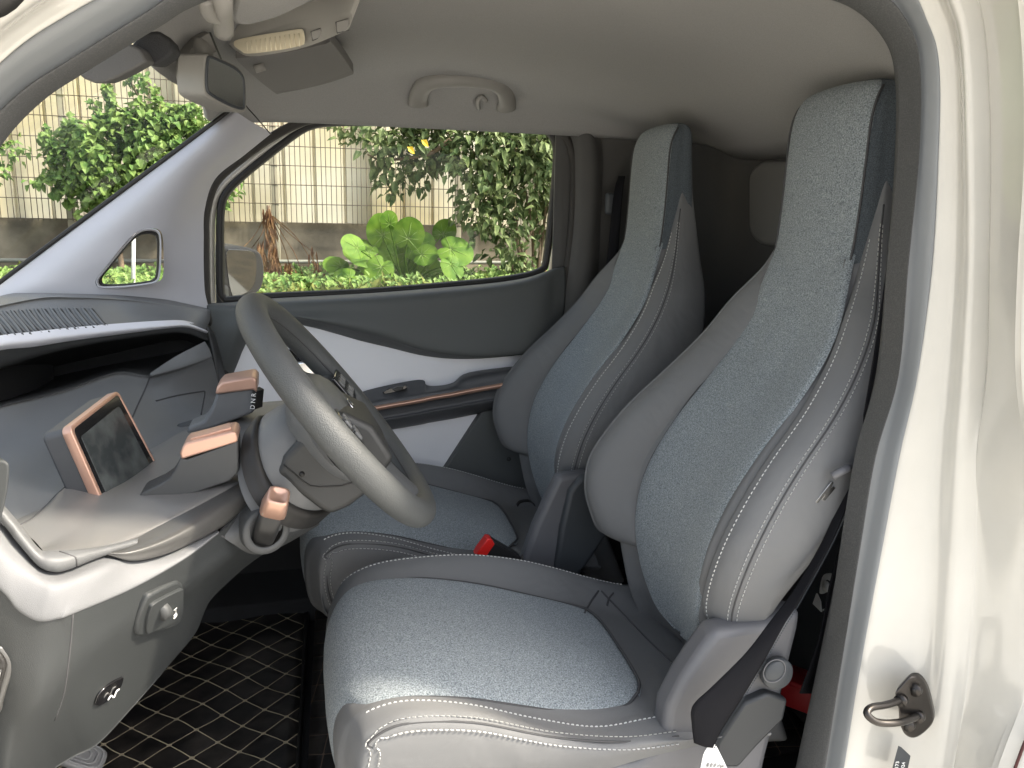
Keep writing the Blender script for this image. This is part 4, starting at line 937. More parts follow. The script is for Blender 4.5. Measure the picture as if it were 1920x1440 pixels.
# things only the near seat shows
sc_ = [(1342,1184),(1312,1226),(1280,1275),(1252,1330),(1243,1395),(1195,1428),(1000,1450),(980,1600),(1400,1600),(1440,1420),(1470,1300),(1500,1180),(1506,1142),(1442,1170)]
prism('side_cover', [P(x, y, .995) for x, y in sc_], (0, .05, 0), M['seatpl'], seat, bev=.014, seg=4)
kn = tube('recline_knob', [P(1452, 1258, .985), P(1452, 1258, .985)+V(0, -.010, 0), P(1452, 1258, .985)+V(0, -.014, 0)], [.026, .026, .023], M['seatpl_d'], seat, sides=36)
tube('knob_ring', [P(1452, 1258, .9705)+V(math.cos(t*.2618)*.019, 0, math.sin(t*.2618)*.019) for t in range(24)], .0012, M['seatpl'], kn, closed=True, sides=6)
cuo = [o for o in seat.children if o.name.startswith('cushion') and 'panel' not in o.name][0]
bso = [o for o in seat.children if o.name.startswith('back_shell')][0]
tsc = bvh_of(*[o for o in seat.children if o.type == 'MESH'])
for c in ([(1127,1108),(1165,1148),(1205,1190),(1240,1224),(1258,1241)], [(1096,1150),(1108,1128),(1122,1108)], [(1150,1112),(1142,1122),(1138,1136)]):
    q_, _n = on_curve(tsc, c, .0, 5)
    if len(q_) > 3: tube('junction_seam', q_, .0022, M['seam'], bso, sides=6)
prism('side_pocket', [P(x, y, .98) for x, y in ((1345,1395),(1395,1320),(1440,1300),(1478,1312),(1470,1350),(1420,1400),(1385,1440),(1340,1440))], (0, .02, 0), M['pocket'], seat, bev=.005)
# things only the far seat shows
sc2 = [(1048,893),(1108,886),(1111,905),(1114,940),(1122,966),(1146,985),(1141,1002),(1080,1092),(1068,1100),(978,1068),(985,1040),(1003,990),(1030,930)]
prism('side_cover', [P(x, y, 1.60) for x, y in sc2], (0, .04, 0), M['seatpl'], seat2, bev=.012, seg=4)
prism('recline_cover', [P(x, y, 1.585) for x, y in ((1068,922),(1088,896),(1108,890),(1112,940),(1122,966),(1146,985),(1141,1002),(1080,1092),(1062,1090),(1040,1080),(1052,990))], (0, .03, 0), M['seatpl_d'], seat2, bev=.010, seg=4)
tube('side_button', [P(954, 861, 2.10), P(954, 861, 2.085)], .006, M['black'], seat2, sides=16)
for o in list(seat2.children):
    if o.name.startswith(('recline_cover', 'side_button')) or (o.name.startswith('side_cover')): o.location = o.location-OFF
# ---- belt pull tab on the far seat
tb = bvh_of(*[o for o in seat2.children if o.type == 'MESH'])
# children of seat2 sit at their parent's offset
tabc = [P(968, 944, 1.86), P(975, 939, 1.85), P(988, 938, 1.85), P(999, 944, 1.86)]
# ---- post-processing below places roots
# ================================================================== SEAT BELT of the near seat
bl = thing('seat_belt', 'black seat belt with steel tongue hanging beside the near seat back', 'seat belt')
Lp = [(1592,900,1.0),(1545,1010,.985),(1490,1105,.975),(1446,1163,.965),(1400,1222,.955),(1340,1283,.95),(1299,1324,.95),(1297,1360,.95),(1301,1392,.95)]
Rp = [(1605,905,.99),(1564,1005,.97),(1503,1118,.955),(1470,1172,.95),(1442,1221,.945),(1402,1290,.94),(1370,1340,.94),(1350,1372,.94),(1336,1402,.94)]
rb = loft('lap_strap', [[a, a.lerp(b, .5)+V(0, -.003, 0), b] for a, b in zip(PP(Lp), PP(Rp))], M['belt'], bl, 4, 6, sol=.0025)
g = cr([p+V(0, -.003, 0) for p in PP(Rp)], 6)
stitches('strap_edge', g, M['seatpl_d'], bl, lambda p: V(0, -1, 0), step=.004, ln=.003, wd=.001)
Lp = [(1668,470,1.03),(1655,560,1.02),(1640,660,1.012),(1625,750,1.008),(1607,850,1.0),(1594,905,.995)]
Rp = [(1700,470,1.03),(1690,560,1.03),(1680,660,1.03),(1668,750,1.03),(1650,850,1.03),(1630,940,1.02)]
loft('shoulder_strap', [[a, b] for a, b in zip(PP(Lp), PP(Rp))], M['belt'], bl, 3, 6, sol=.0025)
Lp = [(1640,880,1.03),(1600,960,1.02),(1560,1080,1.015),(1535,1200,1.01),(1500,1300,1.01)]
Rp = [(1690,880,1.08),(1640,980,1.06),(1590,1090,1.05),(1560,1200,1.05),(1530,1300,1.05)]
loft('retractor_strap', [[a, b] for a, b in zip(PP(Lp), PP(Rp))], M['belt'], bl, 3, 6, sol=.0025)
tg = prism('tongue', [P(x, y, .985) for x, y in ((1529,941),(1533,944),(1545,930),(1541,938),(1547,939),(1567,915),(1563,912),(1558,915),(1563,905),(1559,903))], (.002, .003, 0), M['chrome'], bl, bev=.0006)
tube('tongue_grip', cr([P(1561, 893, .975), P(1578, 883, .97), P(1592, 877, .98), P(1612, 872, 1.0)], 5), [.0062]*10+[.0045]*6, M['seatpl'], bl, sides=12)
# ---- buckle of the far seat
bk_ = thing('belt_buckle', 'black belt buckle with bright red release button between the two seats', 'belt buckle')
bb = prism('buckle_body', [P(x, y, 1.60) for x, y in ((921,1011),(933,1020),(978,1046),(984,1062),(975,1080),(905,1058),(904,1049),(910,1046))], (0, .035, 0), M['seatpl_d'], bk_, bev=.003)
bb.data.materials[0] = M['blackfrit']
prism('release_button', [P(x, y, 1.597) for x, y in ((892,1044),(897,1034),(915,1010),(923,1012),(928,1021),(909,1048),(900,1049))], (0, .03, 0), M['red'], bk_, bev=.002)
tube('buckle_strap', cr([P(975, 1050, 1.61), P(988, 1040, 1.62), P(990, 1055, 1.62), P(978, 1075, 1.61)], 5), .006, M['blackfrit'], bk_)
# ---- small things behind and under the near seat
rx = thing('red_box', 'deep red box on the dark floor behind the near seat', 'box')
cbx = PX(1500, 1296, .93)
rot = Matrix.Rotation(math.radians(38), 3, 'Z')
box('box_body', cbx, (.058, .058, .050), M['red_d'], rx, rot=rot, bev=.003)
box('box_lid', cbx+V(0, 0, .027), (.064, .064, .012), M['red_d'], rx, rot=rot, bev=.003)
wb = thing('white_bracket', 'white and black perforated bracket on the floor behind the near seat belt', 'bracket')
prism('bracket_plate', cr([PX(x, y, .955) for x, y in ((1541,1082),(1552,1075),(1566,1082),(1572,1100),(1568,1112),(1556,1090),(1545,1088),(1540,1100),(1546,1110),(1536,1112))], 3, True), (.006, 0, 0), M['white'], wb, bev=.001)
tube('bracket_disc', [PX(1547, 1100, .952), PX(1547, 1100, .952)+V(.004, 0, 0)], .0105, M['white'], wb, sides=20)
prism('bracket_foot', [PX(x, y, .952) for x, y in ((1530,1112),(1537,1128),(1539,1148),(1523,1132))], (.004, 0, 0), M['white'], wb, bev=.001)
tube('bracket_wire', cr([PX(1543, 1144, .95), PX(1549, 1142, .95), PX(1556, 1147, .95), PX(1562, 1152, .95)], 4), .0015, M['white'], wb, sides=6)
tgp = thing('paper_tag', 'white printed tag hanging at the lower edge of the near seat', 'tag')
tp = prism('tag_sheet', cr([P(x, y, .945) for x, y in ((1316,1470),(1317,1425),(1325,1404),(1338,1394),(1350,1412),(1372,1460),(1374,1480))], 3, True), (0, .0012, 0), M['white'], tgp, bev=.0003)
for i in range(5):
    a = P(1326+i*6, 1444-i*1, .9435); b = P(1334+i*7, 1418+i*5, .9435)
    text('IIl ilI'[i:]+'lI', a, b-a, P(1320+i*6, 1440, .9435)-a, .0055, M['ink'], parent=tgp)
# ---- pull tab: short loop of tape between cushion and back of the far seat
pt = loft('pull_tab', [[p, p+V(.004, 0, -.008)] for p in [PZ(968, 945, .745), PZ(974, 938, .752), PZ(990, 936, .752), PZ(1001, 944, .748)]], M['black'], seat2, 3, 5, sol=.0015)
pt.location = -OFF
# ================================================================== IGNITION
ig = thing('ignition_knob', 'copper capped knob standing in round recess on the column side of the dashboard', 'knob')
cI = P(500, 990, 1.14); aI = (V(.42, -.42, .80)).normalized()
xI = aI.cross(V(0, 0, 1)).normalized(); yI = aI.cross(xI).normalized()
nF = V(.55, -.72, .45).normalized()
def disc(c, n, r, k=32, r2=None):
    a = n.cross(V(0, 0, 1)).normalized(); b = n.cross(a)
    return [c+a*math.cos(2*math.pi*i/k)*r+b*math.sin(2*math.pi*i/k)*(r2 or r) for i in range(k)]
def discs(name, spec, m, parent, n, k=32, cap=True):
    vs = [];
    for c, r in spec: vs += disc(c, n, r, k)
    f = grid_faces(len(spec), k, True)
    if cap: f += [tuple(range((len(spec)-1)*k, len(spec)*k))]
    return mesh_obj(name, vs, f, m, parent)
cB, nF = on(tch, 499, 993, .004)
nF = (nF+V(.2, -.3, .3)).normalized()
discs('bezel', [(cB-nF*.03, .037), (cB-nF*.002, .0365), (cB+nF*.001, .035), (cB+nF*.002, .026), (cB-nF*.000, .0245)], M['dash'], ig, nF, 40, False)
discs('key_socket', [(cB-nF*.000, .0246), (cB-nF*.02, .022), (cB-nF*.022, .001)], M['black'], ig, nF, 40, False)
cK = cB-nF*.006+V(0, 0, 0); tK = P(523, 928, cB.y-.055); aK = (tK-cK).normalized()
def sq_ring(c, n, r, k=24, rot=.0):
    a = n.cross(V(0, 1, 0)).normalized(); b = n.cross(a); out = []
    for i in range(k):
        t = 2*math.pi*i/k+rot; s = 1/((abs(math.cos(t))**5+abs(math.sin(t))**5)**.2)
        out.append(c+a*math.cos(t)*r*s*.92+b*math.sin(t)*r*s*.92)
    return out
def sqloft(name, spec, m, parent, n, rot=.3, cap=True):
    vs = []
    for c, r in spec: vs += sq_ring(c, n, r, 24, rot)
    f = grid_faces(len(spec), 24, True)
    if cap: f.append(tuple(range((len(spec)-1)*24, len(spec)*24)))
    return mesh_obj(name, vs, f, m, parent)
LK = (tK-cK).length
sqloft('key_body', [(cK-aK*.02, .018), (cK+aK*.01, .019), (cK+aK*(LK-.035), .0175)], M['blackfrit'], ig, aK)
cpk = sqloft('copper_cap', [(cK+aK*(LK-.036), .0195), (cK+aK*(LK-.034), .0205), (cK+aK*(LK-.003), .0165), (cK+aK*LK, .0148), (cK+aK*LK, .0115), (cK+aK*(LK-.0025), .0105), (cK+aK*(LK-.0025), .0005)], M['copper'], ig, aK)
for dx_ in (-.012, .006): box('cap_clip', cK+aK*(LK-.040)+V(dx_, -.018, .004), (.006, .004, .006), M['chrome'] if dx_ < 0 else M['black'], ig, bev=.001)
# ================================================================== REAR VIEW MIRROR
rm = thing('rear_view_mirror', 'grey rear view mirror hanging from the roof at the top of the windscreen', 'rear view mirror')
mo = [(392,100),(412,108),(440,122),(457,138),(463,160),(464,195),(461,208),(452,210),(430,203),(395,184),(384,170),(383,140),(386,110)]
mnr = V(.80, -.60, -.06).normalized(); mcr = P(424, 152, 1.56)
def PM(px, py, off=0):
    d = ray(px, py); c_ = mcr+mnr*off; t = (c_-V(0, 0, CZ)).dot(mnr)/d.dot(mnr); return V(0, 0, CZ)+d*t
mi = [(393,107),(412,114),(438,127),(453,142),(457,162),(457,196),(453,203),(430,196),(396,177),(388,166),(387,140),(389,115)]
mo2 = [(388,101),(412,109),(440,122),(456,137),(462,160),(463,195),(460,208),(452,211),(430,203),(393,185),(383,170),(382,140),(384,110)]
prism('mirror_frame', cr([PM(x, y) for x, y in mo2], 3, True), -mnr*.045+V(-.01, 0, .0), M['roof_pl'], rm, bev=.009, seg=4)
tube('mirror_rim', cr([PM(x, y, .001) for x, y in mi], 3, True), .0028, M['seatpl_d'], rm, closed=True, sides=8)
prism('mirror_glass', cr([PM(x, y, .002) for x, y in mi], 3, True), -mnr*.005, M['mirror'], rm, bev=.0004)
prism('sensor_shroud', cr([P(x, y, 1.60) for x, y in ((368,78),(392,62),(400,72),(406,96),(392,102),(378,112),(366,150),(362,168),(351,160),(348,140),(352,105))], 3, True), (-.02, .03, .01), M['roof_pl'], rm, bev=.008)
tube('mirror_arm', [P(385, 100, 1.58), P(372, 80, 1.62), P(375, 60, 1.68)], .014, M['roof_pl'], rm, sides=14)
# ================================================================== FLOOR MATS and pedal
def mat_quilt(name, per, lw, linecol, rotdeg):
    m = bpy.data.materials.new(name); m.use_nodes = True; nd = m.node_tree.nodes; l = m.node_tree.links
    b = nd['Principled BSDF']; b.inputs['Roughness'].default_value = .42
    tc = nd.new('ShaderNodeTexCoord'); mp = nd.new('ShaderNodeMapping'); mp.inputs['Rotation'].default_value = (0, 0, math.radians(rotdeg)); mp.inputs['Scale'].default_value = (1/per, 1/per, 1/per)
    nz = nd.new('ShaderNodeTexNoise'); nz.inputs['Scale'].default_value = 6; l.new(tc.outputs['Object'], nz.inputs[0])
    mv = nd.new('ShaderNodeVectorMath'); mv.operation = 'MULTIPLY_ADD'; l.new(nz.outputs['Color'], mv.inputs[0]); mv.inputs[1].default_value = (.018,)*3; l.new(tc.outputs['Object'], mv.inputs[2])
    l.new(mv.outputs[0], mp.inputs[0])
    sx = nd.new('ShaderNodeSeparateXYZ'); l.new(mp.outputs[0], sx.inputs[0])
    def M_(op, a, bb=None, c=None):
        x = nd.new('ShaderNodeMath'); x.operation = op
        for i, v in enumerate((a, bb, c)):
            if v is None: continue
            if isinstance(v, (int, float)): x.inputs[i].default_value = v
            else: l.new(v, x.inputs[i])
        return x.outputs[0]
    fx = M_('ABSOLUTE', M_('SUBTRACT', M_('FRACT', sx.outputs[0]), .5)); fy = M_('ABSOLUTE', M_('SUBTRACT', M_('FRACT', sx.outputs[1]), .5))
    line = M_('MAXIMUM', M_('LESS_THAN', fx, lw), M_('LESS_THAN', fy, lw))
    dist = M_('SQRT', M_('ADD', M_('MULTIPLY', fx, fx), M_('MULTIPLY', fy, fy)))
    node = M_('LESS_THAN', M_('ABSOLUTE', M_('SUBTRACT', dist, lw*3.4)), lw*.8)
    msk = M_('MAXIMUM', line, node)
    puff = M_('MULTIPLY', M_('MINIMUM', fx, fy), 1.0)
    puff2 = M_('SQRT', M_('MINIMUM', puff, .2))
    mx = nd.new('ShaderNodeMix'); mx.data_type = 'RGBA'; l.new(msk, mx.inputs['Factor']); nd2 = nd.new('ShaderNodeTexNoise'); nd2.inputs['Scale'].default_value = 14; nd2.inputs['Detail'].default_value = 9; l.new(tc.outputs['Object'], nd2.inputs[0]); rp2 = nd.new('ShaderNodeValToRGB'); rp2.color_ramp.elements[0].position = .42; rp2.color_ramp.elements[1].position = .85; rp2.color_ramp.elements[0].color = (.012, .011, .0105, 1); rp2.color_ramp.elements[1].color = (.07, .06, .05, 1); l.new(nd2.outputs[0], rp2.inputs[0]); l.new(rp2.outputs[0], mx.inputs['A']); mx.inputs['B'].default_value = (*linecol, 1)
    l.new(mx.outputs['Result'], b.inputs['Base Color'])
    bp = nd.new('ShaderNodeBump'); bp.inputs['Strength'].default_value = .45; bp.inputs['Distance'].default_value = .008; l.new(puff2, bp.inputs['Height']); l.new(bp.outputs[0], b.inputs['Normal'])
    rg = M_('MULTIPLY_ADD', msk, .4, .42); l.new(rg, b.inputs['Roughness'])
    return m
ZM = .385
q1 = mat_quilt('quilted_mat', .064, .018, (.50, .43, .29), 45)
q2 = mat_quilt('quilted_mat_fine', .062, .012, (.20, .14, .10), 12)
c = [PZ(380, 1098, ZM), PZ(577, 1112, ZM), PZ(553, 1460, ZM)]
fm = thing('floor_mat', 'black quilted mat with beige diamond stitching in the front footwell', 'floor mat')
A_, B_, C_ = c[0], c[1], c[2]
g = [[A_.lerp(B_, t)+(C_-B_)*s_+V(0, 0, .004*math.sin(9*t+7*s_)) for t in [-.9+1.9*k/14 for k in range(15)]] for s_ in [k/10*1.15 for k in range(11)]]
loft('mat_sheet', g, q1, fm, 2, 2, sol=.008, offset=-1)
tube('mat_edge', [B_+(C_-B_)*s_+V(.002, 0, .003) for s_ in (0, .3, .6, .9, 1.15)], .006, M['black'], fm, sides=8)
tube('mat_edge', [A_.lerp(B_, t)+V(0, 0, .003) for t in (-.3, 0, .4, .8, 1)], .006, M['black'], fm, sides=8)
es = PZ(421, 1129, ZM+.006); tube('mat_eyelet', [es+V(.010*math.cos(t*.5236), .010*math.sin(t*.5236), 0) for t in range(12)], .0025, M['seatpl_d'], fm, closed=True, sides=6)
fm2 = thing('floor_mat', 'black quilted mat with fine copper stitching running back under the seats', 'floor mat')
D_ = V(.02, 0, 0)
g = [[B_+(C_-B_)*s_+V(.025+1.05*t, 0, .014*max(0, 1-abs(t-.06)*14)-.001) for t in [k/12 for k in range(13)]] for s_ in [-.05+k/8*1.25 for k in range(9)]]
loft('mat_sheet', g, q2, fm2, 3, 2, sol=.008, offset=-1)
pd = thing('foot_pedal', 'grey rubber faced pedal at the lower left corner', 'pedal')
cP = P(152, 1412, 1.32)
n_ = V(.5, -.25, .8).normalized(); tx = n_.cross(V(0, 1, 0)).normalized(); ty = n_.cross(tx)
def ped(r1, r2, k):
    out = []
    for i in range(28):
        t = 2*math.pi*i/28; s_ = 1/((abs(math.cos(t))**4+abs(math.sin(t))**4)**.25); out.append(cP+tx*math.cos(t)*r1*s_+ty*math.sin(t)*r2*s_+n_*k)
    return out
prism('pedal_pad', ped(.042, .026, 0), -n_*.012, M['dash2'], pd, bev=.004, seg=3)
for r_ in (.82, .6, .36): tube('pedal_rib', ped(.042*r_, .026*r_, .001), .0018, M['band'], pd, closed=True, sides=6)
tube('pedal_arm', [cP-n_*.01, cP+V(-.15, .02, .02), cP+V(-.4, .02, .25)], .009, M['black'], pd)
# ================================================================== OUTSIDE
YF = 9.4
# ground: one sheet, rising to a planted bank along the wall
def gz(x, y):
    base = 0.0
    t = min(1, max(0, (y-4.5)/(7.4-4.5))); base = (.78)*t*t*(3-2*t)
    return base + .03*noise.noise(V(x*.8, y*.8, 0))*t
xs = [-120, -60, -30, -18]+[-14+.5*k for k in range(53)]+[18, 30, 60, 120]; ys = [-120, -60, -25, -10, -4, -1, 1, 2.5, 3.5]+[4.2+.35*k for k in range(16)]+[12, 20, 40, 120]
soil = mat('soil', (.10, .085, .055), .95, bump=.8, bscale=30, col2=(.16, .13, .08), cscale=5, detail=8)
pave = mat('concrete_ground', (.40, .39, .36), .85, bump=.3, bscale=60, col2=(.48, .47, .44), cscale=2.5, detail=8, cmix=(.35, .65))
gr = mesh_obj('ground', [V(x, y, gz(x, y)) for y in ys for x in xs], grid_faces(len(ys), len(xs)), pave)
gr.data.materials.append(soil)
for p in gr.data.polygons:
    if 4.2 < p.center.y < 12: p.material_index = 1
gr['kind'] = 'structure'
# wall: stained concrete base, tall cladding panels above, seen behind a wire fence
wallm = mat('stained_concrete', (.075, .062, .040), .9, bump=.5, bscale=25, col2=(.26, .22, .16), cscale=1.9, cmix=(.38, .64), detail=12, stain=.45, stscale=1.1)
panm = mat('cladding_sheet', (.58, .50, .31), .7, col2=(.66, .62, .50), cscale=.7, cmix=(.35, .62), detail=5, stain=.12, stscale=1.3)
wl = thing('boundary_wall', 'tall pale panel wall on a stained concrete base behind the wire fence', 'wall')
ZB = 1.405
prism('concrete_base', [V(-30, YF+.12, 0), V(-30, YF+.12, ZB), V(26, YF+.12, ZB), V(26, YF+.12, 0)], (0, .3, 0), wallm, wl, bev=.01)
vs = []; x = -30
prof = []
while x < 26:
    prof += [(x, .30), (x+.30, .30), (x+.305, .335), (x+.335, .335), (x+.34, .30)]; x += .34
vs = [V(x, YF+d, ZB+.0) for x, d in prof]+[V(x, YF+d, 6.2) for x, d in prof]
mesh_obj('cladding', vs, grid_faces(2, len(prof)), panm, wl, smooth=False, sol=.02)
for x in [-26+2.05*k for k in range(25)]:
    box('wall_pilaster', V(x+.32, YF+.22, 3.75), (.20, .12, 4.7), panm, wl, bev=.01)
wirem = mat('rusty_wire', (.055, .04, .024), .6, col2=(.10, .08, .055), cscale=8)
postm = mat('pale_post', (.26, .235, .17), .7, stain=.15, stscale=3)
fn = thing('wire_fence', 'rusty welded wire fence with pale posts standing in front of the wall', 'fence')
wires = []
vs = []; f = []
def addbar(a, b, r):
    n0 = len(vs); t = (b-a).normalized(); s = t.cross(V(0, 1, 0)).normalized()*r; q = V(0, r, 0)
    for p in (a, b): vs.extend([p-s, p-q, p+s, p+q])
    for k in range(4): f.append((n0+k, n0+(k+1) % 4, n0+4+(k+1) % 4, n0+4+k))
x = -13
random.seed(3)
while x < 12:
    j = random.uniform(-.006, .006); addbar(V(x+j, YF, ZB-.02), V(x-j, YF, 5.0), .0042); x += .055
for k in range(18):
    z = ZB+.0+.205*k; zz = z
    addbar(V(-13, YF-.005, zz+.01), V(12, YF-.005, zz-.01), .0045)
mesh_obj('wire_mesh', vs, f, wirem, fn, smooth=False)
for k in range(13):
    x = P(515, 350, YF).x-2.05*3+2.05*k*1.0-.0
    box('fence_post', V(x, YF+.03, 2.7), (.07, .06, 4.3), postm, fn, bev=.006)
# pipe at the foot of the wall
pp = tag(tube('water_pipe', [V(-13, YF+.0, .985), V(-4, YF, .98), V(3, YF, .975), V(12, YF, .97)], .022, mat('grey_pipe', (.20, .20, .17), .6), sides=10), 'thin grey pipe running along the foot of the stained wall', 'pipe')
# ---- foliage helpers
def leafmat(name, c1, c2, rough=.5, tr=.25):
    m = mat(name, c1, rough, spec=.18, col2=c2, cscale=9, cmix=(.35, .65), detail=2)
    nd = m.node_tree.nodes; l = m.node_tree.links; b = nd['Principled BSDF']; out = nd['Material Output']
    t = nd.new('ShaderNodeBsdfTranslucent'); mx = nd.new('ShaderNodeMixShader'); mx.inputs[0].default_value = tr
    r = [x for x in nd if x.type == 'VALTORGB'][0]
    l.new(r.outputs[0], t.inputs[0]); l.new(b.outputs[0], mx.inputs[1]); l.new(t.outputs[0], mx.inputs[2]); l.new(mx.outputs[0], out.inputs[0])
    return m
LM_ivy = leafmat('ivy_leaf', (.07, .14, .03), (.20, .28, .08))
LM_tree = leafmat('tree_leaf', (.055, .09, .03), (.18, .22, .09))
LM_ear = leafmat('broad_leaf', (.055, .13, .010), (.12, .21, .022), .6, .3)
LM_vein = leafmat('leaf_vein', (.10, .17, .03), (.16, .24, .06), .6, .1)
LM_dry = leafmat('dry_leaf', (.10, .045, .022), (.20, .12, .055), .8)
LM_grass = leafmat('grass_blade', (.06, .10, .02), (.20, .21, .06), .6)
LM_yel = leafmat('yellow_leaf', (.6, .4, .03), (.7, .5, .06))
barkm = mat('bark', (.16, .11, .07), .9, bump=.6, bscale=80, col2=(.24, .17, .11), cscale=20)
def leaf(vs, f, c, d, n, L, W, fold=.25, droop=.2):
    d = d.normalized(); s = d.cross(n); s = s.normalized() if s.length > 1e-4 else V(1, 0, 0); n = s.cross(d)
    b = len(vs)
    tip = c+d*L-n*L*droop; m1 = c+d*L*.35+n*L*.04; m2 = c+d*L*.7-n*L*droop*.4
    vs.extend([c, m1-s*W*.5+n*W*fold, m1, m1+s*W*.5+n*W*fold, m2-s*W*.36+n*W*fold*.6, m2, m2+s*W*.36+n*W*fold*.6, tip])
    f.extend([(b, b+1, b+2), (b, b+2, b+3), (b+1, b+4, b+5, b+2), (b+2, b+5, b+6, b+3), (b+4, b+7, b+5), (b+5, b+7, b+6)])
def rv(): 
    while True:
        v = V(random.uniform(-1, 1), random.uniform(-1, 1), random.uniform(-1, 1))
        if .05 < v.length < 1: return v
def crown(name, blobs, n, L, m, parent, holes=.0, seed=1, W=.55, surf=.5):
    random.seed(seed); vs = []; f = []
    tot = sum(b[3]*b[4] for b in blobs)
    for (cx, cy, cz, rx_, rz_) in blobs:
        k = int(n*rx_*rz_/tot)
        # clusters
        for _ in range(max(1, k//9)):
            v = rv(); v = v.normalized()*(v.length**surf)
            c0 = V(cx+v.x*rx_, cy+v.y*rx_*.6, cz+v.z*rz_)
            if noise.noise(c0*2.3) < -.25+holes*1.0-.2: continue
            out = (v+V(0, -.3, .2)).normalized()
            for _ in range(9):
                c = c0+rv()*L*1.3
                d = (out*.5+rv()*.9+V(0, 0, -.35)); nn_ = (V(0, -.4, 1)+rv()*.6).normalized()
                l_ = L*random.uniform(.6, 1.2)
                leaf(vs, f, c, d, nn_, l_, l_*W)
    return mesh_obj(name, vs, f, m, parent, smooth=False)
def branch(name, pts, r0_, r1_, m, parent):
    c = cr(pts, 5); n = len(c); return tube(name, c, [r0_+(r1_-r0_)*i/(n-1) for i in range(n)], m, parent, sides=8)
def W_(px, py, Y): return P(px, py, Y)
def bl(px, py, rpx, rpy, Y):
    p = P(px, py, Y); s = Y/1500*1.03; return (p.x, p.y, p.z, rpx*s, rpy*s)
# climbing bush beyond the windscreen
YB = 8.9
iv = thing('climbing_bush', 'dense bright green climbing bush with loose shoots on the fence beyond the windscreen', 'bush')
crown('crown', [bl(235, 290, 95, 55, YB), bl(300, 260, 70, 45, YB), bl(170, 300, 60, 40, YB), bl(215, 340, 60, 45, YB), bl(150, 345, 35, 25, YB), bl(350, 240, 50, 25, YB), bl(110, 330, 30, 14, YB), bl(250, 240, 50, 25, YB), bl(330, 330, 90, 80, YB), bl(180, 385, 25, 20, YB)], 5200, .085, LM_ivy, iv, seed=4, W=.8, surf=.6)
vs = []; f = []
random.seed(11)
sh_ = [[(285,225),(265,190),(245,150),(250,128)], [(240,230),(215,200),(200,175),(205,160)], [(200,245),(185,215),(175,190)], [(290,225),(300,195),(285,165),(262,140)], [(150,265),(130,250),(125,235)], [(100,270),(85,250),(80,240)], [(120,330),(85,335),(60,345)], [(170,260),(140,240),(125,228)], [(330,215),(350,205),(370,200)]]
for s_ in sh_:
    pts = cr([P(x, y, YB-.1) for x, y in s_], 8); 
    for p in pts:
        for _ in range(3): leaf(vs, f, p+rv()*.05, rv()+V(0, 0, -.3), (V(0, -.7, .6)+rv()*.4).normalized(), random.uniform(.05, .085), .055)
mesh_obj('shoot_leaves', vs, f, LM_ivy, iv, smooth=False)
for s_ in sh_: branch('stem', [P(x, y, YB-.1) for x, y in s_], .008, .004, barkm, iv)
for s_ in ([(230,400),(225,470),(235,540)], [(330,420),(320,480),(322,545)], [(180,400),(190,470),(180,545)]):
    branch('stem', [P(x, y, YB) for x, y in s_], .02, .03, barkm, iv)
# smaller bush cut by the left edge
iv2 = thing('climbing_bush', 'small spray of green leaves at the left end of the fence', 'bush')
crown('crown', [bl(15, 275, 20, 22, YB), bl(-25, 290, 30, 30, YB), bl(-60, 300, 40, 50, YB)], 420, .075, LM_ivy, iv2, seed=6, W=.6)
branch('stem', [P(-60, 545, YB), P(-50, 400, YB), P(-40, 300, YB)], .03, .012, barkm, iv2)
# leafy tree on the right of the side window
YT = 8.0
tr = thing('leafy_tree', 'multi stemmed leafy tree hanging over the right half of the side window', 'tree')
crown('crown', [bl(720, 250, 70, 45, YT), bl(770, 290, 60, 45, YT), bl(830, 255, 70, 45, YT), bl(690, 215, 60, 30, YT), bl(900, 290, 60, 60, YT-.4), bl(960, 260, 80, 50, YT-.4), bl(1020, 290, 60, 70, YT-.4), bl(900, 380, 40, 50, YT-.3), bl(930, 430, 40, 40, YT-.3), bl(980, 360, 60, 50, YT-.3), bl(900, 200, 160, 40, YT), bl(1090, 300, 90, 110, YT), bl(1040, 420, 50, 50, YT), bl(745, 330, 25, 22, YT), bl(960, 480, 30, 25, YT-.2), bl(650, 250, 18, 18, YT)], 5600, .115, LM_tree, tr, seed=9, W=.5, surf=.7)
for s_ in ([(985,545),(975,480),(955,400),(900,300),(840,250),(740,230)], [(995,545),(1000,470),(990,380),(960,290),(930,230)], [(1005,545),(1015,460),(1030,360),(1060,250)], [(1000,545),(985,470),(1005,400),(1000,300)], [(1012,548),(1030,480),(1050,420)], [(978,548),(960,500),(940,450),(905,410)], [(990,548),(1010,500),(1012,430)], [(1000,548),(970,440),(975,380)], [(845,262),(800,290),(720,300),(690,290)]):
    branch('trunk', [P(x, y, YT+random.uniform(-.15, .15)) for x, y in s_], .022, .008, barkm, tr)
vs = []; f = []
for x, y in ((790,262),(764,275)): leaf(vs, f, P(x, y, YT-.6), V(.6, 0, -.5), V(0, -1, .2), .09, .055)
mesh_obj('yellow_leaves', vs, f, LM_yel, tr, smooth=False)
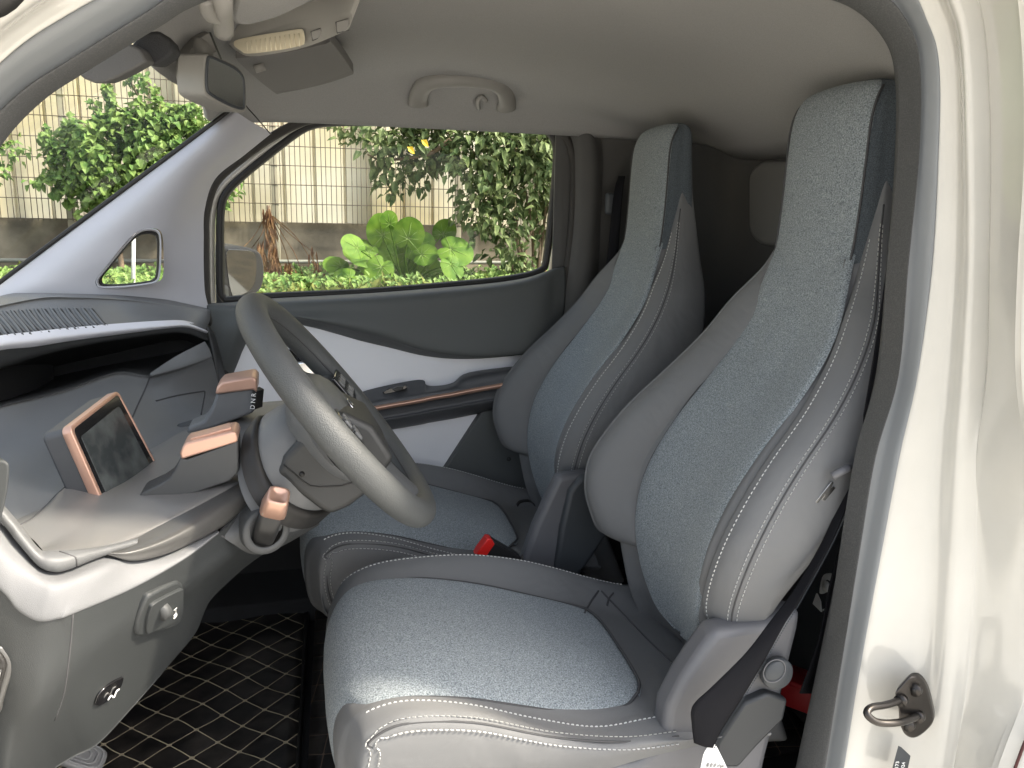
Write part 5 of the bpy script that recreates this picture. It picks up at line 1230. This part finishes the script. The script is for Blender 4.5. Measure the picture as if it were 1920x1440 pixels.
# broad leaved plant
YE = 7.7
ep = thing('elephant_ear_plant', 'low plant with huge bright green heart shaped leaves under the side window', 'plant')
def heart(name, c, d, n, R, m, parent):
    """rounded heart shaped leaf with midrib fold and waved edge"""
    d = d.normalized(); s = d.cross(n).normalized(); n = s.cross(d)
    rings = []; K = 28
    for r in (0.02, .3, .6, .85, 1.0):
        row = []
        for k in range(K):
            t = 2*math.pi*k/K
            rad = R*(.80+.22*math.cos(t)-.30*math.exp(-((abs(t-math.pi))/.32)**2))
            x_ = math.cos(t)*rad*r*1.12; y_ = math.sin(t)*rad*r*.98
            h = -.10*R*r*r+.06*R*abs(math.sin(t))*r+.025*R*math.sin(9*t)*r*r
            row.append(c+d*x_+s*y_+n*h)
        rings.append(row)
    vs = [v for r in rings for v in r]; o = mesh_obj(name, vs, grid_faces(5, K, True)+[tuple(range(K))], m, parent)
    for t_ in (0, .7, -.7, 1.4, -1.4, 2.2, -2.2):
        e_ = c+d*math.cos(t_)*R*.85+s*math.sin(t_)*R*.8-n*R*.06; tube('leaf_vein', [c+n*.004, c.lerp(e_, .5)+n*R*.03, e_+n*.002], [.0045, .003, .0015], LM_vein, o, sides=5)
    return o
root_c = P(760, 540, YE)
random.seed(5)
for (x, y, r, ang, tilt) in ((717,442,34,100,.2),(742,455,30,60,.3),(765,448,32,80,.3),(775,462,34,20,.5),(690,475,38,170,.6),(700,512,36,215,.7),(715,500,30,240,.5),(655,520,26,200,.6),(640,500,28,170,.7),(740,480,32,140,.5),(760,485,30,300,.4),(800,505,40,275,.5),(845,467,36,340,.2),(830,440,26,60,.3),(790,478,26,10,.4),(670,465,26,150,.5),(845,495,26,300,.6),(730,420,20,95,.2)):
    c = P(x, y, YE+random.uniform(-.3, .25)); R = r*YE/1500*1.08
    a = math.radians(ang); d = V(math.cos(a), -.25, math.sin(a))
    n_ = V(random.uniform(-.3, .3), -1+tilt*.3, .35+tilt*.6).normalized()
    lf = heart('leaf', c, d, n_, R, LM_ear, ep)
    branch('leaf_stem', [c, c.lerp(root_c, .5)+V(0, .1, .02), root_c+V(random.uniform(-.1, .1), .05, -.08)], .007, .012, LM_ear, ep)
# dead palm like plant
dp = thing('dead_plant', 'withered brown plant with drooping dry fronds beside the door mirror', 'plant')
YD = 8.3
top_ = P(503, 385, YD)
branch('stem', [P(520, 560, YD), P(516, 480, YD), P(507, 420, YD), top_], .04, .016, barkm, dp)
random.seed(8)
for s_ in ([(505,400),(490,440),(468,470),(455,490)], [(508,402),(530,440),(555,480),(575,540)], [(510,405),(545,440),(590,475)], [(505,405),(495,450),(485,500)], [(510,410),(535,470),(550,530)], [(500,400),(478,440),(450,470)], [(512,405),(560,450),(600,520)]):
    pts = [P(x, y, YD-random.uniform(0, .3)) for x, y in s_]; branch('dry_frond', pts, .005, .003, LM_dry, dp)
vs = []; f = []
for (x0_, y0_, x1_, y1_, k) in ((498,390,512,430,60), (500,430,520,500,70), (487,450,500,520,60), (540,490,575,560,50), (505,490,520,540,50), (608,500,612,535,18), (585,460,590,500,10), (550,500,562,560,30)):
    for _ in range(k):
        t = random.random(); p = P(x0_+(x1_-x0_)*t+random.uniform(-7, 7), y0_+(y1_-y0_)*t, YD-.15+random.uniform(-.15, .1))
        leaf(vs, f, p, V(random.uniform(-.3, .3), random.uniform(-.3, .3), -1), V(random.uniform(-.5, .5), -1, 0).normalized(), random.uniform(.09, .17), .022, droop=.05)
mesh_obj('dry_leaves', vs, f, LM_dry, dp, smooth=False)
# white marker pole seen through the little window
tag(tube('marker_pole', [P(250, 570, 7.2), P(250, 500, 7.2), P(251, 405, 7.2)], .016, mat('white_post_paint', (.45, .44, .41), .6, stain=.15, stscale=12), sides=12), 'thin white pole seen through the small triangular window', 'pole')
# ground cover
random.seed(21); vs = []; f = []
for _ in range(34000):
    x = random.uniform(-6.5, 5.5); y = random.uniform(5.2, 9.35)
    dn = noise.noise(V(x*.9, y*.9, 3))
    if dn < -.25: continue
    z = gz(x, y)-.01; h = random.uniform(.04, .13)*(1+dn)*(1.0+.5*(random.random() < .1))
    leaf(vs, f, V(x, y, z), V(random.uniform(-.9, .9), random.uniform(-.9, .6), .9), (V(0, -.5, .8)+rv()*.8).normalized(), h, h*random.uniform(.10, .5), droop=.3)
gc = mesh_obj('ground_cover', vs, f, LM_grass, None, smooth=False)
tag(gc, 'short green weeds and grass along the foot of the wall', 'grass', kind='stuff')
vs = []; f = []
for _ in range(1500):
    x = random.uniform(-4, 3.5); y = random.uniform(7.0, 9.2); c0 = V(x, y, gz(x, y))
    for _ in range(7): leaf(vs, f, c0+V(random.uniform(-.05, .05), random.uniform(-.05, .05), random.uniform(0, .16)), rv()+V(0, 0, .5), V(0, -.5, 1).normalized(), random.uniform(.04, .08), .04)
tag(mesh_obj('low_weeds', vs, f, LM_ivy, None, smooth=False), 'low leafy weeds scattered between the plants', 'weeds', kind='stuff')
# ================================================================== tidy: put each root at the base of its thing
bpy.context.view_layer.update()
def meshes(o):
    out = [o] if o.type == 'MESH' else []
    for c in o.children: out += meshes(c)
    return out
for o in [x for x in COL.objects if x.parent is None and x.type == 'EMPTY']:
    pts = []
    ch = meshes(o)
    for c in ch:
        for b in c.bound_box: pts.append(c.matrix_world @ Vector(b))
    lo = V(*(min(p[i] for p in pts) for i in range(3))); hi = V(*(max(p[i] for p in pts) for i in range(3)))
    base = V((lo.x+hi.x)/2, (lo.y+hi.y)/2, lo.z)
    d = base-o.location
    for c in o.children: c.location = c.location-d
    o.location = base
for m_ in bpy.data.materials: m_.use_fake_user = False
